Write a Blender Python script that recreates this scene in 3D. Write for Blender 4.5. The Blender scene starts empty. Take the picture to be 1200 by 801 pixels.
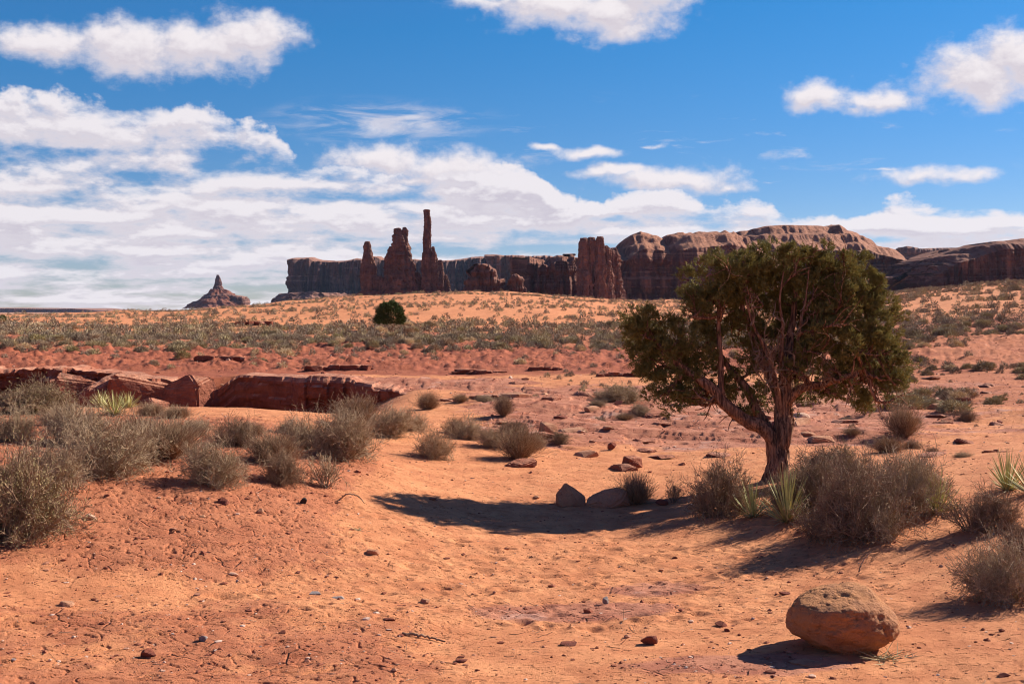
import bpy, math, random
import numpy as np

# ------------------------------------------------------------------ camera, world, sun, exposure
SC = bpy.context.scene
COL = SC.collection
CAM_Z = 2.6
F = 1400.0                      # focal length in photo pixels (1200 wide)
HV = 360.0                      # photo row of the horizon
R = math.radians

cam_d = bpy.data.cameras.new('camera'); cam = bpy.data.objects.new('camera', cam_d); COL.objects.link(cam)
cam_d.sensor_width = 36; cam_d.lens = 36*F/1200; cam_d.shift_y = -(400.5-HV)/1200
cam_d.clip_start = 0.1; cam_d.clip_end = 60000
cam.location = (0, 0, CAM_Z); cam.rotation_euler = (R(90), 0, 0)
SC.camera = cam

SUN_EL, SUN_ROT = R(31.5), R(61)
sd = np.array([math.sin(SUN_ROT)*math.cos(SUN_EL), math.cos(SUN_ROT)*math.cos(SUN_EL), math.sin(SUN_EL)])
sun_d = bpy.data.lights.new('sun', 'SUN'); sun_d.energy = 5.0; sun_d.angle = R(0.53); sun_d.color = (1.0, .93, .83)
sun = bpy.data.objects.new('sun', sun_d); COL.objects.link(sun)
sun.rotation_euler = (R(90)-SUN_EL, 0, math.pi-SUN_ROT)
SC.view_settings.view_transform = 'Standard'; SC.view_settings.look = 'None'
SC.view_settings.gamma = 1; SC.view_settings.use_curve_mapping = False
SC.view_settings.exposure = 0.9

SC.render.engine = 'CYCLES'
SC.cycles.max_bounces = 5; SC.cycles.diffuse_bounces = 3; SC.cycles.glossy_bounces = 1
SC.cycles.transmission_bounces = 1; SC.cycles.volume_bounces = 0; SC.cycles.transparent_max_bounces = 4
SC.cycles.use_denoising = True
SC.cycles.use_adaptive_sampling = False
SC.cycles.filter_width = 1.1
SC.cycles.denoising_prefilter = 'ACCURATE'

class NT:
    """little node helper"""
    def __init__(s, tree): s.t = tree; s.n = tree.nodes; s.l = tree.links
    def new(s, typ, **kw):
        n = s.n.new(typ)
        for k, v in kw.items(): setattr(n, k, v)
        return n
    def put(s, sock, v):
        if v is None: return
        if isinstance(v, bpy.types.NodeSocket): s.l.new(v, sock)
        else:
            if hasattr(sock.default_value, '__len__') and not hasattr(v, '__len__'): v = (v,)*len(sock.default_value)
            if hasattr(v, '__len__') and len(sock.default_value) == 4 and len(v) == 3: v = (*v, 1)
            sock.default_value = v
    def m(s, op, a, b=None, c=None, clamp=False):
        n = s.new('ShaderNodeMath', operation=op, use_clamp=clamp)
        for i, v in enumerate((a, b, c)):
            if v is not None: s.put(n.inputs[i], v)
        return n.outputs[0]
    def vm(s, op, a, b=None, out=0):
        n = s.new('ShaderNodeVectorMath', operation=op); s.put(n.inputs[0], a)
        if b is not None: s.put(n.inputs[1], b)
        return n.outputs[out]
    def noise(s, vec, scale, detail=4, rough=.55, dist=0, typ='FBM', dims='3D'):
        n = s.new('ShaderNodeTexNoise', noise_dimensions=dims)
        try: n.noise_type = typ
        except Exception: pass
        s.put(n.inputs['Vector'], vec)
        n.inputs['Scale'].default_value = scale; n.inputs['Detail'].default_value = detail
        n.inputs['Roughness'].default_value = rough; n.inputs['Distortion'].default_value = dist
        return n.outputs[0]
    def mix(s, f, a, b, typ='MIX'):
        n = s.new('ShaderNodeMix', data_type='RGBA', blend_type=typ)
        s.put(n.inputs[0], f); s.put(n.inputs[6], a); s.put(n.inputs[7], b)
        return n.outputs[2]
    def ramp(s, f, lo, hi, a=0., b=1., smooth=True):
        n = s.new('ShaderNodeMapRange', interpolation_type='SMOOTHSTEP' if smooth else 'LINEAR')
        s.put(n.inputs[0], f); s.put(n.inputs[1], lo); s.put(n.inputs[2], hi); s.put(n.inputs[3], a); s.put(n.inputs[4], b)
        return n.outputs[0]
    def sep(s, v): return s.new('ShaderNodeSeparateXYZ'), v

# ---- clouds: a density field over direction (azimuth, elevation), both in 1/1400 rad
def ang(u, v):
    x = (u-600)/F; z = (HV-v)/F; n = math.sqrt(1+x*x+z*z)
    return math.atan2(x, 1)*F, math.asin(z/n)*F

def cloud_group():
    g = bpy.data.node_groups.new('cloud_field', 'ShaderNodeTree')
    g.interface.new_socket('Vector', in_out='INPUT', socket_type='NodeSocketVector')
    g.interface.new_socket('Puff', in_out='OUTPUT', socket_type='NodeSocketFloat')
    g.interface.new_socket('Bank', in_out='OUTPUT', socket_type='NodeSocketFloat')
    N = NT(g); gi = N.new('NodeGroupInput'); go = N.new('NodeGroupOutput')
    P = gi.outputs[0]
    sp = N.new('ShaderNodeSeparateXYZ'); N.put(sp.inputs[0], P); X, E = sp.outputs[0], sp.outputs[1]
    # warp the coordinates so outlines billow
    w = N.new('ShaderNodeTexNoise', noise_dimensions='3D'); N.put(w.inputs['Vector'], P)
    w.inputs['Scale'].default_value = .018; w.inputs['Detail'].default_value = 3
    wv = N.vm('MULTIPLY', N.vm('SUBTRACT', w.outputs[1], (.5, .5, .5)), (46, 26, 0))
    Q = N.vm('ADD', P, wv)
    blobs = [  # centre u, v, radius u, v, weight (photo pixels)
        (60, 50, 75, 22, .95), (150, 56, 85, 30, 1.05), (235, 56, 75, 27, 1.1), (290, 44, 55, 25, 1.15), (128, 40, 34, 18, .9),
        (570, 2, 62, 10, .8), (650, 6, 72, 24, 1.1), (715, 15, 70, 27, 1.15), (760, -10, 60, 30, 1),
        (1150, 85, 62, 30, 1.15), (1205, 72, 60, 34, 1.15), (1185, 38, 30, 11, .55),
        (960, 112, 42, 17, 1), (1015, 120, 68, 15, .95), (1000, 131, 30, 9, .8),
        (450, 188, 75, 24, .95), (530, 196, 82, 22, 1.05), (480, 210, 110, 12, .8),
        (690, 179, 48, 8, .85), (640, 174, 40, 5, .6), (755, 170, 36, 5, .5),
        (720, 199, 58, 9, .85), (790, 211, 78, 17, 1.0), (850, 220, 60, 8, .7),
        (1085, 204, 66, 11, .95), (1030, 198, 50, 5, .5), (900, 212, 30, 3.5, .35),
    ]
    cur = None
    for (u, v, ru, rv, wt) in blobs:
        ax, ay = ang(u, v)
        d = N.vm('MULTIPLY', N.vm('SUBTRACT', Q, (ax, ay, 0)), (1/(ru*1.15), 1/(rv*1.2), 0))
        q = N.m('SUBTRACT', wt, N.vm('LENGTH', d, out=1))
        cur = q if cur is None else N.m('SMOOTH_MAX', cur, q, .25)
    n1 = N.noise(N.vm('MULTIPLY', P, (1, 1.35, 1)), .022, 7, .6)
    puff = N.m('ADD', cur, N.m('MULTIPLY', N.m('SUBTRACT', n1, .5), 1.95))
    N.put(go.inputs[0], puff)
    # bank low in the sky: bands on a cloud plane that crowd towards the horizon
    r = N.m('DIVIDE', 1.0, N.m('MAXIMUM', N.m('ADD', E, 62), 20))
    cv = N.new('ShaderNodeCombineXYZ')
    N.put(cv.inputs[0], N.m('MULTIPLY', N.m('ADD', X, 2000), .0125)); N.put(cv.inputs[1], N.m('MULTIPLY', N.m('LOGARITHM', N.m('MAXIMUM', N.m('ADD', E, 80), 20), math.e), 6.2)); cv.inputs[2].default_value = 3.3
    n2 = N.noise(cv.outputs[0], 1.05, 8, .6, .1)
    n3 = N.noise(N.vm('MULTIPLY', cv.outputs[0], (.22, 1, 1)), .95, 2, .5)
    # how high the bank reaches, by azimuth
    top = N.new('ShaderNodeFloatCurve'); c = top.mapping.curves[0]
    pts = [(-900, 150), (-600, 236), (-400, 238), (-270, 210), (-235, 172), (-80, 175), (20, 178), (60, 140), (150, 142), (260, 136), (330, 118), (480, 128), (600, 112), (900, 130)]
    lo, hi = -900., 900.
    while len(c.points) < len(pts): c.points.new(.5, .5)
    for p, (x, y) in zip(c.points, pts): p.location = ((x-lo)/(hi-lo), y/300.)
    top.mapping.update()
    N.put(top.inputs[1], N.m('DIVIDE', N.m('SUBTRACT', X, lo), hi-lo, clamp=True))
    T = N.m('MULTIPLY', top.outputs[0], 300)
    wb = N.noise(P, .012, 5, .6)
    edge = N.ramp(N.m('ADD', N.m('SUBTRACT', T, E), N.m('MULTIPLY', N.m('SUBTRACT', wb, .5), 90)), -16, 22, -1.3, .50)
    low = N.ramp(E, 0, 60, -.05, .05)
    bank = N.m('ADD', N.m('ADD', N.m('MULTIPLY', N.m('SUBTRACT', n2, .5), 2.6), N.m('MULTIPLY', N.m('SUBTRACT', n3, .5), 2.6)), N.m('ADD', edge, low))
    N.put(go.inputs[1], bank)
    return g

def build_world():
    w = bpy.data.worlds.new('World'); SC.world = w; w.use_nodes = True
    N = NT(w.node_tree); N.n.clear()
    out = N.new('ShaderNodeOutputWorld'); bg = N.new('ShaderNodeBackground'); bg.inputs[1].default_value = .055
    sky = N.new('ShaderNodeTexSky', sky_type='NISHITA'); sky.sun_disc = False
    sky.sun_elevation = SUN_EL; sky.sun_rotation = SUN_ROT; sky.altitude = 1700; sky.air_density = 1.0; sky.dust_density = .3; sky.ozone_density = 3.0
    tc = N.new('ShaderNodeTexCoord')
    sp = N.new('ShaderNodeSeparateXYZ'); N.put(sp.inputs[0], N.vm('NORMALIZE', tc.outputs['Generated']))
    az = N.m('MULTIPLY', N.m('ARCTAN2', sp.outputs[0], sp.outputs[1]), F)
    el = N.m('MULTIPLY', N.m('ARCSINE', sp.outputs[2]), F)
    cv = N.new('ShaderNodeCombineXYZ'); N.put(cv.inputs[0], az); N.put(cv.inputs[1], el)
    g = cloud_group()
    a = N.new('ShaderNodeGroup', node_tree=g); N.put(a.inputs[0], cv.outputs[0])
    b = N.new('ShaderNodeGroup', node_tree=g); N.put(b.inputs[0], N.vm('ADD', cv.outputs[0], (7, 15, 0)))
    b2 = N.new('ShaderNodeGroup', node_tree=g); N.put(b2.inputs[0], N.vm('ADD', cv.outputs[0], (2, 6, 0)))
    pa = N.ramp(a.outputs[0], -.1, .75); ba = N.ramp(a.outputs[1], -.1, .6, 0, .96)
    # thin cirrus wisps
    wn = N.noise(N.vm('MULTIPLY', cv.outputs[0], (.9, 4.2, 1)), .011, 7, .62, .6)
    ax, ay = ang(445, 142)
    wd = N.vm('LENGTH', N.vm('MULTIPLY', N.vm('SUBTRACT', cv.outputs[0], (ax, ay, 0)), (1/150, 1/30, 0)), out=1)
    w1 = N.m('MULTIPLY', N.ramp(wd, .2, 1.1, 1, 0), N.ramp(wn, .42, .66))
    bx, by = ang(840, 165)
    wd2 = N.vm('LENGTH', N.vm('MULTIPLY', N.vm('SUBTRACT', cv.outputs[0], (bx, by, 0)), (1/420, 1/55, 0)), out=1)
    w2 = N.m('MULTIPLY', N.ramp(wd2, .3, 1.2, .7, 0), N.ramp(wn, .56, .74))
    wis = N.m('MULTIPLY', N.m('MAXIMUM', w1, w2), .72)
    cover = N.m('MAXIMUM', N.m('MAXIMUM', pa, ba), wis)
    # lit tops, mauve undersides
    dp = N.m('ADD', N.m('SUBTRACT', a.outputs[0], b.outputs[0]), N.m('MULTIPLY', N.m('SUBTRACT', a.outputs[0], b2.outputs[0]), .8))
    db = N.m('ADD', N.m('SUBTRACT', a.outputs[1], b.outputs[1]), N.m('MULTIPLY', N.m('SUBTRACT', a.outputs[1], b2.outputs[1]), .8))
    isp = N.ramp(N.m('SUBTRACT', pa, ba), -.3, .3)
    lp = N.ramp(dp, -.9, .9); lb = N.ramp(db, -.5, .55)
    lit = N.m('ADD', N.m('MULTIPLY', lp, isp), N.m('MULTIPLY', lb, N.m('SUBTRACT', 1, isp)))
    thin = N.ramp(N.m('MAXIMUM', a.outputs[0], a.outputs[1]), .2, 1.3, 1, 0)
    lit = N.m('MAXIMUM', lit, N.m('MULTIPLY', thin, .62))
    cc = N.mix(lit, (5.9, 5.35, 6.1), (8.8, 8.25, 8.5))
    hs = N.new('ShaderNodeHueSaturation'); hs.inputs['Saturation'].default_value = 1.40; hs.inputs['Value'].default_value = 1.13; N.put(hs.inputs['Color'], sky.outputs[0])
    skc = N.mix(1.0, hs.outputs[0], N.mix(N.ramp(el, 0, 420), (.66, .64, .80), (1, 1, 1)), 'MULTIPLY')
    skc = N.vm('MAXIMUM', skc, (.4, .4, .4))
    N.put(bg.inputs[0], N.mix(cover, skc, cc))
    N.l.new(bg.outputs[0], out.inputs[0])
build_world()

# ------------------------------------------------------------------ numpy noise
_rng = np.random.RandomState(7)
_perm = _rng.permutation(256).astype(np.int32); _perm = np.concatenate([_perm, _perm, _perm])
_g2 = np.stack([np.cos(np.arange(256)*2.39996), np.sin(np.arange(256)*2.39996)], -1)
_g3 = _rng.normal(size=(256, 3)); _g3 /= np.linalg.norm(_g3, axis=1)[:, None]; _g3 *= 1.3
def perlin2(x, y, seed=0):
    xi = np.floor(x).astype(np.int64); yi = np.floor(y).astype(np.int64); xf = x-xi; yf = y-yi
    u = xf*xf*xf*(xf*(xf*6-15)+10); v = yf*yf*yf*(yf*(yf*6-15)+10)
    s = seed*37
    def g(ix, iy, dx, dy):
        h = _perm[(_perm[(ix+s) & 255]+iy+s*3) & 255]
        return _g2[h, 0]*dx+_g2[h, 1]*dy
    a = g(xi, yi, xf, yf); b = g(xi+1, yi, xf-1, yf); c = g(xi, yi+1, xf, yf-1); d = g(xi+1, yi+1, xf-1, yf-1)
    return ((a+(b-a)*u)*(1-v)+(c+(d-c)*u)*v)*1.4
def perlin3(p, seed=0):
    x, y, z = p[..., 0], p[..., 1], p[..., 2]
    xi = np.floor(x).astype(np.int64); yi = np.floor(y).astype(np.int64); zi = np.floor(z).astype(np.int64)
    xf, yf, zf = x-xi, y-yi, z-zi
    f = lambda t: t*t*t*(t*(t*6-15)+10)
    u, v, w = f(xf), f(yf), f(zf); s = seed*41
    def g(a, b, c):
        h = _perm[(_perm[(_perm[(xi+a+s) & 255]+yi+b) & 255]+zi+c+s) & 255]
        return _g3[h, 0]*(xf-a)+_g3[h, 1]*(yf-b)+_g3[h, 2]*(zf-c)
    x00 = g(0,0,0)*(1-u)+g(1,0,0)*u; x10 = g(0,1,0)*(1-u)+g(1,1,0)*u
    x01 = g(0,0,1)*(1-u)+g(1,0,1)*u; x11 = g(0,1,1)*(1-u)+g(1,1,1)*u
    return (x00*(1-v)+x10*v)*(1-w)+(x01*(1-v)+x11*v)*w
def fbm2(x, y, oct=4, seed=0, g=.5):
    r = 0; a = 1; s = 1.
    for k in range(oct): r = r+a*perlin2(x*s, y*s, seed+k); a *= g; s *= 2.03
    return r
def fbm3(p, oct=4, seed=0, g=.5):
    r = 0; a = 1; s = 1.
    for k in range(oct): r = r+a*perlin3(p*s, seed+k); a *= g; s *= 2.03
    return r
def sstep(a, b, x):
    t = np.clip((x-a)/(b-a), 0, 1); return t*t*(3-2*t)

# ------------------------------------------------------------------ object helpers
def tag(o, label=None, cat=None, group=None, kind=None):
    if label: o['label'] = label
    if cat: o['category'] = cat
    if group: o['group'] = group
    if kind: o['kind'] = kind
    return o
def link(name, data, parent=None):
    o = bpy.data.objects.new(name, data); COL.objects.link(o)
    if parent is not None: o.parent = parent
    return o
def empty(name, loc=(0, 0, 0), rz=0):
    o = link(name, None); o.location = loc; o.rotation_euler = (0, 0, rz); o.empty_display_size = .2; return o
def make_mesh(name, V, faces, mat, smooth=False, attrs=None):
    """V (n,3); faces: list of (m,k) index arrays"""
    me = bpy.data.meshes.new(name); V = np.asarray(V, np.float32)
    me.vertices.add(len(V)); me.vertices.foreach_set('co', V.ravel())
    faces = [np.asarray(f, np.int32) for f in faces if len(f)]
    loops = np.concatenate([f.ravel() for f in faces])
    tot = np.concatenate([np.full(len(f), f.shape[1], np.int32) for f in faces])
    st = np.concatenate([[0], np.cumsum(tot)[:-1]]).astype(np.int32)
    me.loops.add(len(loops)); me.loops.foreach_set('vertex_index', loops)
    me.polygons.add(len(tot)); me.polygons.foreach_set('loop_start', st); me.polygons.foreach_set('loop_total', tot)
    me.polygons.foreach_set('use_smooth', np.full(len(tot), bool(smooth)))
    for k, a in (attrs or {}).items():
        a = np.asarray(a, np.float32)
        if a.ndim == 2:
            at = me.attributes.new(k, 'FLOAT_COLOR', 'POINT'); at.data.foreach_set('color', np.c_[a, np.ones(len(a))].astype(np.float32).ravel())
        else:
            at = me.attributes.new(k, 'FLOAT', 'POINT'); at.data.foreach_set('value', a)
    me.update(calc_edges=True); me.validate()
    if mat: me.materials.append(mat)
    return me
def grid_faces(nr, nc, wrap=False):
    i = np.arange(nr-1)[:, None]*nc; j = np.arange(nc if wrap else nc-1)[None, :]; j2 = (j+1) % nc
    return np.stack([i+j, i+j2, i+nc+j2, i+nc+j], -1).reshape(-1, 4)
def tubes(P, Rd, s=3):
    """P (N,k,3), Rd (N,k) -> verts, quads"""
    N, k, _ = P.shape
    T = np.gradient(P, axis=1); T /= np.linalg.norm(T, axis=2, keepdims=True)+1e-9
    ref = np.where(np.abs(T[:, :1, 2:3]) > .9, np.array([1., 0, 0]), np.array([0, 0, 1.]))*np.ones_like(T)
    U = np.cross(T, ref); U /= np.linalg.norm(U, axis=2, keepdims=True)+1e-9; W = np.cross(T, U)
    a = np.arange(s)*2*np.pi/s
    V = P[:, :, None]+Rd[:, :, None, None]*(U[:, :, None]*np.cos(a)[:, None]+W[:, :, None]*np.sin(a)[:, None])
    base = (np.arange(N)*k*s)[:, None, None]; i = (np.arange(k-1)*s)[None, :, None]; j = np.arange(s)[None, None, :]; j2 = (j+1) % s
    q = np.stack([base+i+j, base+i+j2, base+i+s+j2, base+i+s+j], -1).reshape(-1, 4)
    return V.reshape(-1, 3), q
def blades(B, D, L, Wd, rng, bend=.3, seg=2, side=None):
    """flat tapering blades: base B (n,3), dir D, length L (n), width Wd (n)"""
    n = len(B); rv = rng.normal(size=(n, 3)) if side is None else side
    S = np.cross(D, rv); S /= np.linalg.norm(S, axis=1)[:, None]+1e-9
    Bv = np.cross(S, D)*((rng.rand(n)*2-1)*bend)[:, None] if np.isscalar(bend) else bend
    rows = []
    for k in range(seg+1):
        t = k/seg; c = B+D*(L*t)[:, None]+Bv*(L*t*t)[:, None]
        w = Wd*(1-.85*t if k == seg else 1-.35*t)*.5
        rows += [c-S*w[:, None], c+S*w[:, None]]
    V = np.stack(rows, 1).reshape(-1, 3); b = (np.arange(n)*2*(seg+1))[:, None]
    q = np.concatenate([b+np.array([2*k, 2*k+1, 2*k+3, 2*k+2]) for k in range(seg)], 0)
    return V, q
def join(parts):
    V = []; Q = {}; off = 0
    for v, q in parts:
        V.append(v); Q.setdefault(q.shape[1], []).append(q+off); off += len(v)
    return np.concatenate(V), [np.concatenate(x) for x in Q.values()]

# ------------------------------------------------------------------ materials
def mat_base(name, rough=.9):
    m = bpy.data.materials.new(name); m.use_nodes = True; N = NT(m.node_tree); N.n.clear()
    o = N.new('ShaderNodeOutputMaterial'); b = N.new('ShaderNodeBsdfPrincipled')
    b.inputs['Roughness'].default_value = rough; b.inputs['Specular IOR Level'].default_value = .15
    N.l.new(b.outputs[0], o.inputs[0]); return m, N, b
def bump(N, b, h, dist, strength=1.):
    n = N.new('ShaderNodeBump'); n.inputs['Strength'].default_value = strength; n.inputs['Distance'].default_value = dist
    N.put(n.inputs['Height'], h); N.l.new(n.outputs[0], b.inputs['Normal']); return n

def mat_ground():
    m, N, b = mat_base('desert_ground', .95)
    P = N.new('ShaderNodeNewGeometry').outputs['Position']
    at = N.new('ShaderNodeAttribute', attribute_name='zone'); z = N.new('ShaderNodeSeparateColor'); N.put(z.inputs[0], at.outputs[0])
    red, rock, far = z.outputs[0], z.outputs[1], z.outputs[2]
    big = N.noise(P, .35, 5, .6); mid = N.noise(P, 2.3, 6, .65); fine = N.noise(P, 26, 5, .7); sp = N.noise(P, 110, 3, .7)
    sand = N.mix(N.ramp(mid, .35, .65), (.72, .300, .132), (.56, .205, .088))
    sand = N.mix(N.ramp(fine, .45, .75, 0, .45), sand, (.40, .15, .062))
    soil = N.mix(N.ramp(mid, .35, .7), (.50, .180, .085), (.36, .112, .053))
    soil = N.mix(N.ramp(fine, .5, .72, 0, .6), soil, (.56, .22, .11))
    pan = N.mix(N.ramp(mid, .38, .62), (.52, .215, .125), (.36, .125, .073))
    pan = N.mix(N.ramp(N.noise(P, .9, 5, .6), .58, .66, 0, .6), pan, (.56, .33, .25))
    rf = N.ramp(N.m('ADD', red, N.m('MULTIPLY', N.m('SUBTRACT', N.noise(P, 1.1, 7, .68), .5), 1.5)), .38, .62)
    kf = N.ramp(N.m('ADD', rock, N.m('MULTIPLY', N.m('SUBTRACT', N.noise(N.vm('MULTIPLY', P, (.6, 1.3, 1)), 1.0, 7, .65), .5), 1.5)), .40, .60)
    deep = N.mix(N.ramp(mid, .38, .66), (.385, .115, .058), (.26, .07, .038)); da = N.new('ShaderNodeAttribute', attribute_name='deep').outputs['Fac']
    c = N.mix(rf, sand, soil); c = N.mix(kf, c, pan); c = N.mix(N.ramp(N.m('ADD', da, N.m('MULTIPLY', N.m('SUBTRACT', N.noise(P, .5, 6, .65), .5), 1.4)), .35, .65), c, deep)
    c = N.mix(N.ramp(sp, .60, .72, 0, .55), c, (.17, .055, .032))
    c = N.mix(N.ramp(sp, .24, .36, .35, 0), c, (.62, .34, .21))
    c = N.mix(N.ramp(big, .4, .75, 0, .35), c, (.42, .14, .065))
    c = N.mix(N.m('MULTIPLY', far, N.ramp(N.noise(P, .012, 4, .6), .42, .6, .15, .85)), c, (.25, .17, .105))
    N.put(b.inputs[0], c)
    # bump: grain plus little crusts
    h = N.m('ADD', N.m('MULTIPLY', fine, .55), N.m('MULTIPLY', sp, .45))
    pit = N.ramp(N.noise(N.vm('MULTIPLY', P, (1, 1.5, 1)), 11, 4, .6), .60, .68, 0, -1.6)
    clod = N.ramp(N.noise(P, 42, 3, .6), .62, .72, 0, .9)
    crk = N.new('ShaderNodeTexVoronoi', feature='DISTANCE_TO_EDGE'); N.put(crk.inputs['Vector'], N.vm('ADD', P, N.vm('MULTIPLY', N.vm('SUBTRACT', N.new('ShaderNodeTexNoise').outputs[1], (.5,.5,.5)), (.3,.3,.3)))); crk.inputs['Scale'].default_value = 3.2
    cr = N.m('MULTIPLY', N.ramp(crk.outputs[0], 0, .05, -1.2, 0), N.ramp(mid, .5, .62))
    h = N.m('ADD', h, N.m('ADD', pit, N.m('ADD', clod, N.m('MULTIPLY', cr, N.m('ADD', rf, kf)))))
    bump(N, b, h, .024)
    return m

def mat_rock(name, c1, c2, dark, streak=.5, strata=.5, zs=1., scale=1., bdist=1.5, pale=None, top=None):
    """sandstone: horizontal strata, vertical desert varnish streaks that also paint shade on cliffs, optional sunlit top colour. scale in 1/m"""
    m, N, b = mat_base(name, .92)
    g = N.new('ShaderNodeNewGeometry'); P = N.vm('MULTIPLY', g.outputs['Position'], (scale, scale, scale))
    warp = N.noise(P, .6, 3)
    sx = N.new('ShaderNodeSeparateXYZ'); N.put(sx.inputs[0], P)
    zz = N.m('ADD', sx.outputs[2], N.m('MULTIPLY', warp, 1.2))
    cz = N.new('ShaderNodeCombineXYZ'); N.put(cz.inputs[2], zz); N.put(cz.inputs[0], N.m('MULTIPLY', sx.outputs[0], .05)); N.put(cz.inputs[1], N.m('MULTIPLY', sx.outputs[1], .05))
    st = N.noise(cz.outputs[0], 1.6*zs, 5, .7)
    vv = N.noise(N.vm('MULTIPLY', P, (1, 1, .09)), 1.5, 6, .66)
    blot = N.noise(P, 1.1, 6, .65)
    c = N.mix(N.ramp(st, .36, .62), c1, c2)
    c = N.mix(N.ramp(blot, .42, .68, 0, .7), c, dark if pale is None else pale)
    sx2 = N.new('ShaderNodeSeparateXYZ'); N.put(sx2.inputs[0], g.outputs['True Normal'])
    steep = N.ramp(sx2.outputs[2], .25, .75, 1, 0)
    c = N.mix(N.m('MULTIPLY', N.m('MULTIPLY', N.ramp(vv, .36, .56), steep), streak), c, dark)  # darkens steep faces: varnish, and on the cliffs also painted shade
    if top: c = N.mix(N.m('MULTIPLY', N.ramp(sx2.outputs[2], .45, .85), .85), c, N.mix(N.ramp(blot, .35, .65), top, c1))  # upward faces coloured paler; on the domes this paints in sunlit tops
    N.put(b.inputs[0], c)
    h = N.m('ADD', N.m('MULTIPLY', N.ramp(st, .3, .7, 0, 1, False), strata), N.m('ADD', N.m('MULTIPLY', vv, .5), N.noise(P, 4, 6, .65)))
    bump(N, b, h, bdist/scale*.2)
    return m

def mat_boulder(name, a, bcol, dark, sc=6., bd=.03):
    m, N, b = mat_base(name, .88)
    P = N.new('ShaderNodeTexCoord').outputs['Object']
    n1 = N.noise(P, sc*.35, 6, .65); n2 = N.noise(P, sc*2.2, 6, .7); n3 = N.noise(P, sc*9, 4, .7)
    c = N.mix(N.ramp(n1, .35, .65), a, bcol)
    c = N.mix(N.ramp(n2, .52, .7, 0, .7), c, dark)
    c = N.mix(N.ramp(n3, .6, .72, 0, .5), c, tuple(min(1, x*1.5) for x in a))
    N.put(b.inputs[0], c)
    bump(N, b, N.m('ADD', n2, N.m('MULTIPLY', n3, .45)), bd)
    return m

def mat_plant(name, ca, cb, vary=.25, rough=.85, trans=0.):
    m, N, b = mat_base(name, rough)
    oi = N.new('ShaderNodeObjectInfo')
    P = N.new('ShaderNodeNewGeometry').outputs['Position']
    n = N.noise(P, 9, 3, .6)
    rp = N.new('ShaderNodeNewGeometry')
    f = N.m('ADD', N.m('MULTIPLY', N.m('SUBTRACT', oi.outputs['Random'], .5), vary), N.m('MULTIPLY', N.m('SUBTRACT', rp.outputs['Random Per Island'], .5), .8))
    cc = N.mix(N.m('ADD', N.ramp(n, .35, .65), f, clamp=True), ca, cb)
    N.put(b.inputs[0], cc)
    if trans:
        t = N.new('ShaderNodeBsdfTranslucent'); N.put(t.inputs[0], N.mix(.5, cc, (.40, .29, .08))); mx = N.new('ShaderNodeMixShader'); mx.inputs[0].default_value = trans
        N.l.new(b.outputs[0], mx.inputs[1]); N.l.new(t.outputs[0], mx.inputs[2]); N.l.new(mx.outputs[0], N.t.nodes['Material Output'].inputs[0])
    return m

def mat_bark():
    m, N, b = mat_base('juniper_bark', .95)
    P = N.new('ShaderNodeTexCoord').outputs['Object']
    v = N.noise(N.vm('MULTIPLY', P, (1, 1, .09)), 34, 5, .7); n = N.noise(P, 3, 5, .6)
    c = N.mix(N.ramp(v, .40, .60), (.10, .045, .028), (.50, .24, .135))
    c = N.mix(N.ramp(n, .5, .7, 0, .6), c, (.30, .13, .075))
    N.put(b.inputs[0], c); bump(N, b, v, .05); return m

M = {}
M['ground'] = mat_ground()
M['bark'] = mat_bark()
M['bare'] = mat_plant('bare_wood', (.42, .27, .175), (.22, .12, .075))
M['juniper'] = mat_plant('juniper_foliage', (.145, .128, .036), (.25, .205, .062), .1, .85, .13)
M['juniper_tip'] = M['juniper']
M['bushgreen'] = mat_plant('green_bush_foliage', (.055, .075, .020), (.10, .12, .035), .1)
M['twig_grey'] = mat_plant('grey_twig', (.50, .36, .225), (.30, .20, .12), .3)
M['twig_brown'] = mat_plant('brown_twig', (.37, .24, .145), (.21, .13, .08), .3)
M['leaf_grey'] = mat_plant('grey_green_leaf', (.48, .375, .205), (.31, .235, .125), .4)
M['leaf_dark'] = mat_plant('dark_leaf', (.38, .295, .17), (.23, .175, .10), .3)
M['leaf_tan'] = mat_plant('tan_stem', (.74, .55, .33), (.50, .36, .20), .4)
M['leaf_olive'] = mat_plant('olive_stem', (.42, .34, .15), (.28, .215, .10), .3)
M['yucca'] = mat_plant('yucca_blade', (.60, .54, .23), (.40, .37, .14), .2, .6)
M['yucca_dry'] = mat_plant('yucca_dry', (.50, .40, .22), (.34, .25, .13), .2)
M['sage_far'] = mat_plant('sage_far', (.22, .19, .115), (.14, .125, .075), .2)
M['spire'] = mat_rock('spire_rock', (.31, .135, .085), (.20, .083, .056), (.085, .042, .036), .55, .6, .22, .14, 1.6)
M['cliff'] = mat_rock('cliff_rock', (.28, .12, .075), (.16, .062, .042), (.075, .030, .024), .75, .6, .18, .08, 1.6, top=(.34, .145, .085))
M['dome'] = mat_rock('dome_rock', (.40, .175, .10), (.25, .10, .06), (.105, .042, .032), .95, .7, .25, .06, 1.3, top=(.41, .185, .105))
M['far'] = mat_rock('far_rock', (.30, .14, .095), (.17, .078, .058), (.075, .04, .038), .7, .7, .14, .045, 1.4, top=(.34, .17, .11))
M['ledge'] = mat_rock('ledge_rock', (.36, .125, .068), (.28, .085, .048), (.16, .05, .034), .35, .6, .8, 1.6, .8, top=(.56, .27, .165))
M['talus'] = mat_rock('talus', (.33, .12, .065), (.25, .09, .055), (.14, .06, .045), .1, .4, .3, .25, 2.)
M['boulder'] = mat_boulder('boulder_rock', (.54, .235, .095), (.42, .185, .09), (.25, .11, .06), 6, .045)
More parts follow.
